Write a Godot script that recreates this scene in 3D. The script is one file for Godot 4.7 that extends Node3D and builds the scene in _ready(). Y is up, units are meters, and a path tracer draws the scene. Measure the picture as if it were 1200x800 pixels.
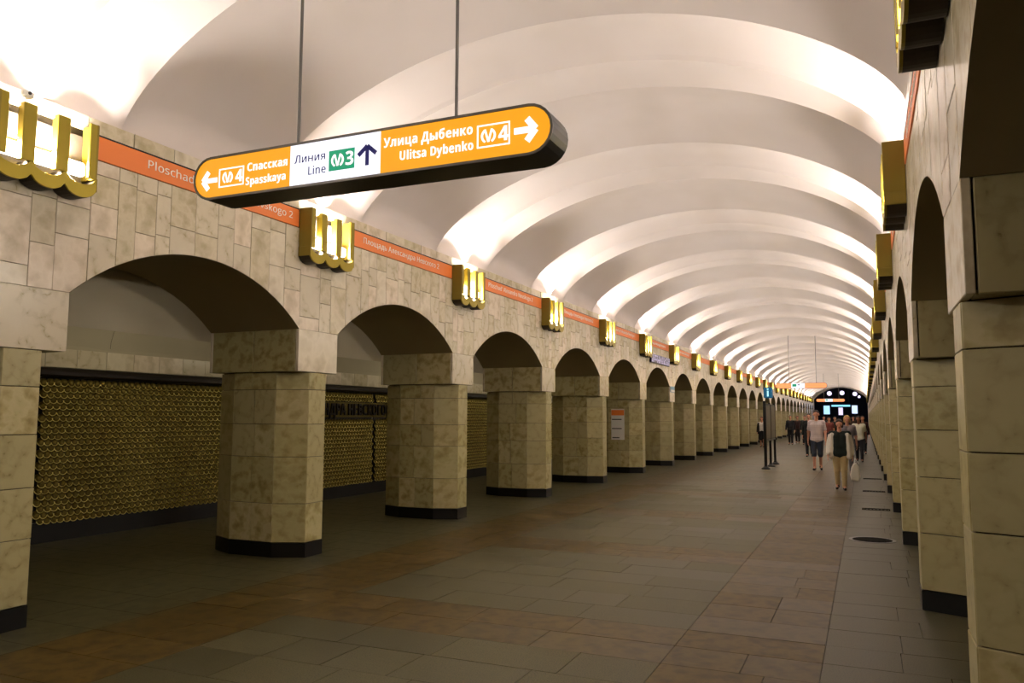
extends Node3D
# An underground station hall seen along its length. Measured frame: x to the right, y up, f forward along the hall (f = -z).

const XL := -6.04           # face of the left arcade
const XR := 0.40            # face of the right arcade
const XC := -2.82           # middle of the hall
const PITCH := 3.8945       # from pylon to pylon
const CAP_W := 0.373        # half the width of a capital along the hall
const CAP_LO := 2.166
const CAP_HI := 2.663
const WALL_TOP := 4.20
const BAND_LO := 3.862
const BAND_HI := 4.07
const THICK := 1.36         # depth of the arcade
const RISE := 0.565
const N0 := -3
const N1 := 26
const PLAT_E := 0.7
const PLAT := 3.76          # distance of the trackside wall from the arcade face
const ORD := ["first", "second", "third", "fourth", "fifth", "sixth", "seventh", "eighth", "ninth", "tenth", "eleventh", "twelfth", "thirteenth", "fourteenth", "fifteenth", "sixteenth", "seventeenth", "eighteenth", "nineteenth", "twentieth", "twenty-first", "twenty-second", "twenty-third", "twenty-fourth", "twenty-fifth", "twenty-sixth", "twenty-seventh", "twenty-eighth", "twenty-ninth", "thirtieth", "thirty-first"]

var rng := RandomNumberGenerator.new()
var marble: Array[StandardMaterial3D] = []       # pale cladding of the upper walls
var shaft_m: Array[StandardMaterial3D] = []      # yellower cladding of the pylons
var granite_grey: Array[StandardMaterial3D] = []
var granite_brown: Array[StandardMaterial3D] = []
var M := {}
var used := {}


# ---------------------------------------------------------------- mesh builder
class MB:
	var v := PackedVector3Array()
	var n := PackedVector3Array()
	var c := PackedColorArray()
	var col := Color.WHITE

	func tri_n(a: Vector3, b: Vector3, d: Vector3, na: Vector3, nb: Vector3, nd: Vector3) -> void:
		if (b - a).cross(d - a).dot(na + nb + nd) < 0.0:
			v.append_array([a, b, d]); n.append_array([na, nb, nd])
		else:
			v.append_array([a, d, b]); n.append_array([na, nd, nb])
		c.append_array([col, col, col])

	func tri(a: Vector3, b: Vector3, d: Vector3, hint: Vector3) -> void:
		var g := (b - a).cross(d - a)
		if g.length_squared() < 1e-16:
			return
		g = g.normalized()
		if g.dot(hint) < 0.0:
			g = -g
		tri_n(a, b, d, g, g, g)

	func quad(a: Vector3, b: Vector3, d: Vector3, e: Vector3, hint: Vector3) -> void:
		tri(a, b, d, hint)
		tri(a, d, e, hint)

	# box with chamfered edges, in the axes of the basis given
	func box(at: Vector3, size: Vector3, ch := 0.0, bs := Basis.IDENTITY) -> void:
		var h := size / 2.0
		var k := minf(ch, minf(h.x, minf(h.y, h.z)) * 0.95)
		for ax in 3:
			for s in [-1.0, 1.0]:
				var nn := Vector3.ZERO; nn[ax] = s
				var u := (ax + 1) % 3
				var w := (ax + 2) % 3
				var p: Array[Vector3] = []
				for q in [[-1, -1], [1, -1], [1, 1], [-1, 1]]:
					var x := Vector3.ZERO
					x[ax] = s * h[ax]; x[u] = q[0] * (h[u] - k); x[w] = q[1] * (h[w] - k)
					p.append(at + bs * x)
				quad(p[0], p[1], p[2], p[3], bs * nn)
		if k <= 0.0:
			return
		for ax in 3:
			var u := (ax + 1) % 3
			var w := (ax + 2) % 3
			for su in [-1.0, 1.0]:
				for sw in [-1.0, 1.0]:
					var p: Array[Vector3] = []
					for q in [[-1, 0], [1, 0], [1, 1], [-1, 1]]:
						var x := Vector3.ZERO
						x[ax] = q[0] * (h[ax] - k)
						x[u] = su * (h[u] - (k if q[1] == 0 else 0.0)); x[w] = sw * (h[w] - (k if q[1] == 1 else 0.0))
						p.append(at + bs * x)
					var nn := Vector3.ZERO; nn[u] = su; nn[w] = sw
					quad(p[0], p[1], p[2], p[3], bs * nn)
		for sx in [-1.0, 1.0]:
			for sy in [-1.0, 1.0]:
				for sz in [-1.0, 1.0]:
					var a := Vector3(sx * h.x, sy * (h.y - k), sz * (h.z - k))
					var b := Vector3(sx * (h.x - k), sy * h.y, sz * (h.z - k))
					var d := Vector3(sx * (h.x - k), sy * (h.y - k), sz * h.z)
					tri(at + bs * a, at + bs * b, at + bs * d, bs * Vector3(sx, sy, sz))

	# polygon in the plane (U, V) pushed along W from w0 to w1; the w1 face has a small chamfer
	func prism(poly: PackedVector2Array, o: Vector3, U: Vector3, V: Vector3, W: Vector3, w0: float, w1: float, ch := 0.0, back := true) -> void:
		var cen := Vector2.ZERO
		for p in poly:
			cen += p
		cen /= poly.size()
		var top := PackedVector2Array()
		for p in poly:
			top.append(p + (cen - p).normalized() * ch * 1.4 if ch > 0.0 else p)
		var idx := Geometry2D.triangulate_polygon(poly)
		var s := signf(w1 - w0)
		for i in range(0, idx.size(), 3):
			tri(o + U * top[idx[i]].x + V * top[idx[i]].y + W * w1, o + U * top[idx[i + 1]].x + V * top[idx[i + 1]].y + W * w1, o + U * top[idx[i + 2]].x + V * top[idx[i + 2]].y + W * w1, W * s)
			if back:
				tri(o + U * poly[idx[i]].x + V * poly[idx[i]].y + W * w0, o + U * poly[idx[i + 1]].x + V * poly[idx[i + 1]].y + W * w0, o + U * poly[idx[i + 2]].x + V * poly[idx[i + 2]].y + W * w0, -W * s)
		var area := 0.0
		for i in poly.size():
			var p := poly[i]; var q := poly[(i + 1) % poly.size()]
			area += p.x * q.y - p.y * q.x
		var turn := 1.0 if area > 0.0 else -1.0
		for i in poly.size():
			var j := (i + 1) % poly.size()
			var d2 := poly[j] - poly[i]
			var out2 := Vector2(d2.y, -d2.x) * turn
			var hint := U * out2.x + V * out2.y
			var w2 := w1 - s * ch
			quad(o + U * poly[i].x + V * poly[i].y + W * w0, o + U * poly[j].x + V * poly[j].y + W * w0, o + U * poly[j].x + V * poly[j].y + W * w2, o + U * poly[i].x + V * poly[i].y + W * w2, hint)
			if ch > 0.0:
				quad(o + U * poly[i].x + V * poly[i].y + W * w2, o + U * poly[j].x + V * poly[j].y + W * w2, o + U * top[j].x + V * top[j].y + W * w1, o + U * top[i].x + V * top[i].y + W * w1, hint + W * s)

	func tube(a: Vector3, b: Vector3, ra: float, rb: float, sides := 10, caps := true) -> void:
		var d := (b - a).normalized()
		var u := d.cross(Vector3.UP if absf(d.y) < 0.9 else Vector3.RIGHT).normalized()
		var w := d.cross(u)
		for i in sides:
			var t0 := TAU * i / sides; var t1 := TAU * (i + 1) / sides
			var n0 := u * cos(t0) + w * sin(t0); var n1 := u * cos(t1) + w * sin(t1)
			tri_n(a + n0 * ra, a + n1 * ra, b + n1 * rb, n0, n1, n1)
			tri_n(a + n0 * ra, b + n1 * rb, b + n0 * rb, n0, n1, n0)
			if caps:
				tri(a, a + n0 * ra, a + n1 * ra, -d)
				tri(b, b + n0 * rb, b + n1 * rb, d)

	func lathe(prof: PackedVector2Array, at: Vector3, sides := 16) -> void:
		for i in sides:
			var t0 := TAU * i / sides; var t1 := TAU * (i + 1) / sides
			var e0 := Vector3(cos(t0), 0, sin(t0)); var e1 := Vector3(cos(t1), 0, sin(t1))
			for k in prof.size() - 1:
				var d := prof[k + 1] - prof[k]
				var nn := Vector2(d.y, -d.x).normalized()
				var n0 := e0 * nn.x + Vector3.UP * nn.y; var n1 := e1 * nn.x + Vector3.UP * nn.y
				var p0 := prof[k]; var p1 := prof[k + 1]
				if p0.x > 1e-6:
					tri_n(at + e0 * p0.x + Vector3.UP * p0.y, at + e1 * p0.x + Vector3.UP * p0.y, at + e1 * p1.x + Vector3.UP * p1.y, n0, n1, n1)
				if p1.x > 1e-6:
					tri_n(at + e0 * p0.x + Vector3.UP * p0.y, at + e1 * p1.x + Vector3.UP * p1.y, at + e0 * p1.x + Vector3.UP * p1.y, n0, n1, n0)

	func sphere(at: Vector3, r: Vector3, seg := 12, rings := 8) -> void:
		for j in rings:
			for i in seg:
				var p: Array[Vector3] = []
				var q: Array[Vector3] = []
				for k in [[i, j], [i + 1, j], [i + 1, j + 1], [i, j + 1]]:
					var t: float = TAU * k[0] / seg; var f: float = PI * k[1] / rings
					var e := Vector3(sin(f) * cos(t), cos(f), sin(f) * sin(t))
					p.append(at + e * r); q.append((e / r).normalized())
				tri_n(p[0], p[1], p[2], q[0], q[1], q[2])
				tri_n(p[0], p[2], p[3], q[0], q[2], q[3])

	# smooth sheet through rows of points; its front looks towards the line x = XC, y = 2 (or along hint)
	func sheet(rows: Array, toward: Vector3, as_direction := false) -> void:
		var nn := []
		for i in rows.size():
			var r := PackedVector3Array()
			for j in rows[i].size():
				var du: Vector3 = rows[mini(i + 1, rows.size() - 1)][j] - rows[maxi(i - 1, 0)][j]
				var dv: Vector3 = rows[i][mini(j + 1, rows[i].size() - 1)] - rows[i][maxi(j - 1, 0)]
				var g := du.cross(dv).normalized()
				var h: Vector3 = toward if as_direction else Vector3(toward.x, toward.y, rows[i][j].z) - rows[i][j]
				r.append(-g if g.dot(h) < 0.0 else g)
			nn.append(r)
		for i in rows.size() - 1:
			for j in rows[i].size() - 1:
				tri_n(rows[i][j], rows[i + 1][j], rows[i + 1][j + 1], nn[i][j], nn[i + 1][j], nn[i + 1][j + 1])
				tri_n(rows[i][j], rows[i + 1][j + 1], rows[i][j + 1], nn[i][j], nn[i + 1][j + 1], nn[i][j + 1])

	func mesh() -> ArrayMesh:
		var a := []
		a.resize(Mesh.ARRAY_MAX)
		a[Mesh.ARRAY_VERTEX] = v; a[Mesh.ARRAY_NORMAL] = n; a[Mesh.ARRAY_COLOR] = c
		var m := ArrayMesh.new()
		m.add_surface_from_arrays(Mesh.PRIMITIVE_TRIANGLES, a)
		return m


# ---------------------------------------------------------------- naming and placing
func numbered(called: String) -> String:
	var k: int = used.get(called, 0)
	used[called] = k + 1
	return called if k == 0 else "%s_%03d" % [called, k]


func P(x: float, y: float, f: float) -> Vector3:
	return Vector3(x, y, -f)


func tag(o: Node3D, label: String, category: String, group := "", kind := "") -> Node3D:
	if label: o.set_meta("label", label)
	if category: o.set_meta("category", category)
	if group: o.set_meta("group", group)
	if kind: o.set_meta("kind", kind)
	return o


func thing(called: String, label: String, category: String, at: Vector3, turn := 0.0, group := "") -> Node3D:
	var o := Node3D.new()
	o.name = numbered(called)
	add_child(o)
	o.position = at
	o.rotation.y = turn
	tag(o, label, category, group)
	return o


func part(called: String, mb: MB, m: Material, parent: Node3D, at := Vector3.ZERO) -> MeshInstance3D:
	var o := MeshInstance3D.new()
	o.name = called
	o.mesh = mb.mesh()
	o.material_override = m
	o.position = at
	parent.add_child(o, true)
	return o


func solo(called: String, mb: MB, m: Material, label: String, category: String, at := Vector3.ZERO, group := "") -> MeshInstance3D:
	var o := MeshInstance3D.new()
	o.name = numbered(called)
	o.mesh = mb.mesh()
	o.material_override = m
	o.position = at
	add_child(o)
	tag(o, label, category, group)
	return o


func struct(called: String, mb: MB, m: Material, label := "", category := "") -> MeshInstance3D:
	var o := MeshInstance3D.new()
	o.name = called
	o.mesh = mb.mesh()
	o.material_override = m
	add_child(o, true)
	return tag(o, label, category, "", "structure")


func words(text: String, height: float, depth: float, m: Material, parent: Node3D, at: Vector3, turn: float, called := "lettering", width := 0.0, weight := 400, align := HORIZONTAL_ALIGNMENT_LEFT) -> MeshInstance3D:
	var f := SystemFont.new()
	f.font_names = PackedStringArray(["Droid Sans"])
	f.font_weight = weight
	var t := TextMesh.new()
	t.text = text
	t.font = f
	t.font_size = 64
	t.pixel_size = height / 46.0          # capitals of this face stand 46 of 64 units high
	t.depth = depth
	t.curve_step = 3.0
	t.horizontal_alignment = align
	t.vertical_alignment = VERTICAL_ALIGNMENT_CENTER
	var o := MeshInstance3D.new()
	o.name = called
	o.mesh = t
	o.material_override = m
	o.position = at
	o.rotation.y = turn
	if width > 0.0:
		var w := t.get_aabb().size.x
		o.scale.x = width / w
	parent.add_child(o, true)
	return o


# ---------------------------------------------------------------- materials
func noise_tex(freq: float, octaves: int, stops: Array, seed_: int, ridged := false, size := 512, warp := 0.0, cellular := false) -> NoiseTexture2D:
	var n := FastNoiseLite.new()
	n.seed = seed_
	n.noise_type = FastNoiseLite.TYPE_CELLULAR if cellular else FastNoiseLite.TYPE_SIMPLEX_SMOOTH
	n.frequency = freq
	n.fractal_type = FastNoiseLite.FRACTAL_RIDGED if ridged else FastNoiseLite.FRACTAL_FBM
	n.fractal_octaves = octaves
	if warp > 0.0:
		n.domain_warp_enabled = true
		n.domain_warp_amplitude = warp
		n.domain_warp_frequency = freq * 0.8
	var g := Gradient.new()
	var offs := PackedFloat32Array()
	var cols := PackedColorArray()
	for s in stops:
		offs.append(s[0]); cols.append(s[1])
	g.offsets = offs
	g.colors = cols
	var t := NoiseTexture2D.new()
	t.width = size; t.height = size
	t.seamless = true
	t.noise = n
	t.color_ramp = g
	t.generate_mipmaps = false
	return t


func mat(c: Color, rough := 0.6, metal := 0.0, tex: Texture2D = null, scale := 1.0) -> StandardMaterial3D:
	var m := StandardMaterial3D.new()
	m.albedo_color = c
	m.roughness = rough
	m.metallic = metal
	if tex:
		m.albedo_texture = tex
		m.uv1_triplanar = true
		m.uv1_world_triplanar = true
		m.uv1_scale = Vector3.ONE * scale
	return m


func glow(c: Color, energy: float) -> StandardMaterial3D:
	var m := StandardMaterial3D.new()
	m.albedo_color = Color(c.r * 0.6, c.g * 0.6, c.b * 0.6)
	m.roughness = 0.5
	m.emission_enabled = true
	m.emission = c
	m.emission_energy_multiplier = energy
	return m


func make_materials() -> void:
	var veins := noise_tex(0.005, 5, [[0.0, Color(0.80, 0.765, 0.67)], [0.35, Color(0.90, 0.87, 0.80)], [0.6, Color(0.97, 0.95, 0.90)], [1.0, Color(0.90, 0.87, 0.80)]], 7, false, 1024, 30.0)
	var veins2 := noise_tex(0.004, 4, [[0.0, Color(0.95, 0.93, 0.87)], [0.6, Color(0.93, 0.905, 0.84)], [0.86, Color(0.86, 0.83, 0.74)], [0.95, Color(0.72, 0.68, 0.55)], [1.0, Color(0.62, 0.58, 0.45)]], 11, true, 1024, 60.0)
	var tone := [Color(0.90, 0.875, 0.83), Color(0.87, 0.845, 0.80), Color(0.91, 0.87, 0.83), Color(0.85, 0.82, 0.745), Color(0.885, 0.86, 0.815), Color(0.83, 0.80, 0.725)]
	var stains := noise_tex(0.0055, 5, [[0.0, Color(0.70, 0.655, 0.50)], [0.3, Color(0.86, 0.825, 0.70)], [0.55, Color(0.97, 0.955, 0.90)], [0.8, Color(0.93, 0.915, 0.84)], [1.0, Color(0.76, 0.71, 0.55)]], 19, false, 1024, 45.0)
	for i in 6:
		var m := mat(tone[i], 0.26, 0.0, veins if i % 3 != 1 else veins2, 0.45 + 0.08 * i)
		m.uv1_offset = Vector3(0.13 * i, 0.37 * i, 0.21 * i)
		m.metallic_specular = 0.45
		marble.append(m)
		var s := mat(Color(tone[i].r * 0.83, tone[i].g * 0.825, tone[i].b * 0.69), 0.36, 0.0, veins2 if i % 3 == 1 else stains, 0.6 + 0.09 * i)
		s.uv1_offset = Vector3(0.31 * i, 0.17 * i, 0.41 * i)
		shaft_m.append(s)
	var grain := noise_tex(0.09, 4, [[0.0, Color(0.42, 0.41, 0.38)], [0.35, Color(0.72, 0.71, 0.68)], [0.6, Color(0.95, 0.94, 0.91)], [1.0, Color(0.62, 0.61, 0.58)]], 21, false, 512)
	var smear := noise_tex(0.012, 5, [[0.0, Color(0.62, 0.60, 0.50)], [0.4, Color(0.86, 0.85, 0.79)], [0.7, Color(1, 0.99, 0.95)], [1.0, Color(0.78, 0.74, 0.64)]], 5, false, 512, 20.0)
	for i in 4:
		var k := 0.93 + 0.045 * i
		var a := mat(Color(0.355 * k, 0.34 * k, 0.235 * k), 0.42 + 0.03 * i, 0.0, grain, 1.6)
		a.metallic_specular = 0.38
		granite_grey.append(a)
		var b := mat(Color(0.335 * k, 0.27 * k, 0.115 * k), 0.40 + 0.03 * i, 0.0, smear, 0.8)
		b.metallic_specular = 0.38
		granite_brown.append(b)
	M.floor_far = mat(Color.WHITE, 0.44, 0.0, smear, 0.8)
	M.floor_far.vertex_color_use_as_albedo = true
	M.floor_bed = mat(Color(0.10, 0.085, 0.06), 0.9)
	M.mortar = mat(Color(0.22, 0.19, 0.14), 0.9)
	M.marble_mix = mat(Color.WHITE, 0.34, 0.0, veins, 0.6)
	M.marble_mix.vertex_color_use_as_albedo = true
	var patchy := noise_tex(0.004, 4, [[0.0, Color(0.93, 0.92, 0.90)], [1.0, Color(1, 1, 1)]], 3, false, 512)
	M.plaster = mat(Color(0.885, 0.845, 0.83), 0.85, 0.0, patchy, 0.2)
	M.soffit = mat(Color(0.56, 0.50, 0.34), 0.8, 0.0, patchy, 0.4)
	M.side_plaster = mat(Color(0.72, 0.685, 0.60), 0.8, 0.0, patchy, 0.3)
	M.plinth = mat(Color(0.055, 0.04, 0.035), 0.3, 0.0, grain, 2.0)
	M.brass = mat(Color(0.60, 0.53, 0.19), 0.34, 0.75)
	M.brass_dark = mat(Color(0.52, 0.45, 0.14), 0.5, 0.35)
	M.plate = mat(Color(0.34, 0.30, 0.26), 0.8)
	M.iron = mat(Color(0.07, 0.06, 0.05), 0.85)
	M.iron.metallic_specular = 0.15
	M.trough = mat(Color(0.17, 0.13, 0.06), 0.5, 0.5)
	M.gold = mat(Color(0.86, 0.79, 0.45), 0.28, 0.85)
	M.gold_dull = mat(Color(0.40, 0.345, 0.13), 0.45, 0.8, smear, 3.0)
	M.panel_back = mat(Color(0.09, 0.065, 0.03), 0.5, 0.5)
	M.bronze = mat(Color(0.11, 0.075, 0.05), 0.35, 0.7)
	M.black = mat(Color(0.03, 0.028, 0.025), 0.35)
	M.steel = mat(Color(0.42, 0.41, 0.40), 0.35, 0.8)
	M.orange_band = mat(Color(0.92, 0.50, 0.22), 0.45)
	M.white_ink = mat(Color(0.95, 0.93, 0.90), 0.5)
	M.white = mat(Color(0.88, 0.87, 0.85), 0.5)
	M.tube = glow(Color(1.0, 0.96, 0.90), 2.4)
	M.sign_orange = glow(Color(1.0, 0.66, 0.08), 0.52)
	M.sign_white = glow(Color(0.95, 0.95, 1.0), 0.75)
	M.sign_ink = glow(Color(1.0, 0.96, 0.98), 0.72)
	M.sign_green = glow(Color(0.03, 0.62, 0.44), 0.5)
	M.sign_pale = glow(Color(1.0, 0.58, 0.36), 0.75)
	M.tube_side = glow(Color(1.0, 0.95, 0.84), 1.2)
	M.tube_cold = glow(Color(0.6, 0.72, 1.0), 2.5)
	M.globe = glow(Color(0.92, 0.86, 1.0), 1.0)
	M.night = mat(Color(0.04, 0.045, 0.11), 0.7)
	M.violet = mat(Color(0.13, 0.08, 0.24), 0.35)
	M.violet_pale = glow(Color(0.70, 0.66, 0.80), 0.55)
	M.plate_blue = mat(Color(0.35, 0.62, 0.75), 0.4)
	M.board = mat(Color(0.16, 0.13, 0.10), 0.5)
	M.board_sheet = mat(Color(0.40, 0.36, 0.30), 0.5, 0.0, smear, 3.0)
	M.teal = glow(Color(0.02, 0.33, 0.46), 0.5)
	M.teal_ink = glow(Color(0.7, 0.95, 1.0), 0.65)
	M.navy = glow(Color(0.05, 0.05, 0.38), 0.35)


# ---------------------------------------------------------------- the arcade
func zc(side: int, n: int) -> float:
	if side < 0:
		return 7.744 + n * PITCH + (0.279 if n == -1 else 0.082 if n == 0 else 0.1 if n < -1 else 0.0)
	return 7.744 + n * PITCH + 0.295


func face(side: int, d: float) -> float:       # x at depth d behind the arcade face
	return XL - d if side < 0 else XR + d


func arch_y(t: float, span: float) -> float:   # height of the soffit, t from pylon axis to pylon axis
	if t <= CAP_W or t >= span - CAP_W:
		return CAP_HI
	var half := span / 2.0 - CAP_W
	var R := (half * half + RISE * RISE) / (2.0 * RISE)
	var u := t - span / 2.0
	return CAP_HI + RISE - R + sqrt(maxf(R * R - u * u, 0.0))


func make_wall(side: int) -> void:
	var inward := Vector3(1, 0, 0) if side < 0 else Vector3(-1, 0, 0)
	var core := MB.new()
	var soff := MB.new()
	var x0 := face(side, 0.022)
	var x1 := face(side, THICK)
	for n in range(N0, N1):
		var c := zc(side, n)
		var span := zc(side, n + 1) - c
		var ts: Array[float] = [0.0, CAP_W]
		for i in 20:
			ts.append(CAP_W + (span - 2 * CAP_W) * (0.5 - 0.5 * cos(PI * (i + 1) / 20.0)))
		ts.append(span)
		for i in ts.size() - 1:
			var ya := arch_y(ts[i], span); var yb := arch_y(ts[i + 1], span)
			var fa := c + ts[i]; var fb := c + ts[i + 1]
			core.quad(P(x0, ya, fa), P(x0, yb, fb), P(x0, WALL_TOP, fb), P(x0, WALL_TOP, fa), inward)
			core.quad(P(x1, ya, fa), P(x1, yb, fb), P(x1, WALL_TOP + 0.6, fb), P(x1, WALL_TOP + 0.6, fa), -inward)
			core.quad(P(x0, WALL_TOP, fa), P(x0, WALL_TOP, fb), P(x1, WALL_TOP, fb), P(x1, WALL_TOP, fa), Vector3.UP)
			if i > 0 and i < ts.size() - 2:
				var half := span / 2.0 - CAP_W
				var R := (half * half + RISE * RISE) / (2.0 * RISE)
				var cy := CAP_HI + RISE - R
				var cf := c + span / 2.0
				var na := (P(0, cy, cf) - P(0, ya, fa)).normalized()
				var nb := (P(0, cy, cf) - P(0, yb, fb)).normalized()
				var xs := face(side, 0.0)
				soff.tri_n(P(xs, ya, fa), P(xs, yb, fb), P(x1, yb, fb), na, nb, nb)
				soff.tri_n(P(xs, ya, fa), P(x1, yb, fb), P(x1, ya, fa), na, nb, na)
		if n < -1:      # pylons behind the camera are only part of the wall
			core.box(P(face(side, THICK / 2), CAP_LO / 2, c), Vector3(THICK, CAP_LO, 0.64))
			core.box(P(face(side, THICK / 2), (CAP_LO + CAP_HI) / 2, c), Vector3(THICK, CAP_HI - CAP_LO, CAP_W * 2))
	var nm := "left" if side < 0 else "right"
	var w := struct("wall_" + nm, core, M.mortar, "long arcade wall of pale marble pieces on the %s side of the hall" % nm, "wall")
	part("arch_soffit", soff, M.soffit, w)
	# cladding pieces: the largest 300 singly, the rest as one
	var rest := MB.new()
	var cop := MB.new()
	var count := 0
	for n in range(-2, N1):
		var c := zc(side, n)
		var span := zc(side, n + 1) - c
		rng.seed = 1000 + n * 7 + side
		var cuts: Array[float] = [0.0]
		var t := 0.0
		while t < span - 0.17:
			t += rng.randf_range(0.16, 0.34)
			if absf(t - CAP_W) < 0.1: t = CAP_W
			if absf(t - (span - CAP_W)) < 0.1: t = span - CAP_W
			if span - t < 0.14: t = span
			cuts.append(minf(t, span))
		if cuts[-1] < span: cuts.append(span)
		for i in cuts.size() - 1:
			var a := cuts[i] + 0.002; var b := cuts[i + 1] - 0.002
			if c + b < (2.9 if side < 0 else 1.9): continue
			var low := maxf(arch_y(a, span), arch_y(b, span))
			var splits: Array[float] = [BAND_LO - 0.004]
			var y := BAND_LO
			while true:
				y -= rng.randf_range(0.24, 0.56) if splits.size() > 1 else rng.randf_range(0.12, 0.5)
				if y < low + 0.14: break
				splits.append(y)
			for k in splits.size():
				var poly := PackedVector2Array([Vector2(b, splits[k] - 0.002), Vector2(a, splits[k] - 0.002)])
				if k + 1 < splits.size():
					poly.append(Vector2(a, splits[k + 1] + 0.002)); poly.append(Vector2(b, splits[k + 1] + 0.002))
				else:
					for s in 5:
						var q := lerpf(a, b, s / 4.0)
						poly.append(Vector2(q, arch_y(q, span) + 0.001))
				var proud := rng.randf_range(-0.0035, 0.0015)
				var which := rng.randi() % 6
				if count < 300:
					var mb := MB.new()
					mb.prism(poly, P(face(side, 0.0), 0, c), Vector3(0, 0, -1), Vector3.UP, inward, -0.022, proud, 0.003, false)
					part("marble_piece", mb, marble[which], w)
					count += 1
				else:
					rest.col = (marble[which].albedo_color).srgb_to_linear()
					rest.prism(poly, P(face(side, 0.0), 0, c), Vector3(0, 0, -1), Vector3.UP, inward, -0.022, proud, 0.003, false)
		# the thin course above the name band
		var parts_ := 8
		for i in parts_:
			var a := span * i / parts_ + 0.003; var b := span * (i + 1) / parts_ - 0.003
			var poly := PackedVector2Array([Vector2(a, BAND_HI + 0.012), Vector2(b, BAND_HI + 0.012), Vector2(b, WALL_TOP + 0.01), Vector2(a, WALL_TOP + 0.01)])
			if n == -2 and i < 4: continue
			if n < 8:
				var mb := MB.new()
				mb.prism(poly, P(face(side, 0.0), 0, c), Vector3(0, 0, -1), Vector3.UP, inward, -0.03, rng.randf_range(0.006, 0.012), 0.003)
				part("coping_slab", mb, marble[rng.randi() % 6], w)
			else:
				cop.col = marble[i % 6].albedo_color.srgb_to_linear()
				cop.prism(poly, P(face(side, 0.0), 0, c), Vector3(0, 0, -1), Vector3.UP, inward, -0.03, 0.009, 0.003)
	tag(part("far_marble_piece", rest, M.marble_mix, w), "", "", "", "stuff")
	tag(part("far_coping_slab", cop, M.marble_mix, w), "", "", "", "stuff")


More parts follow.
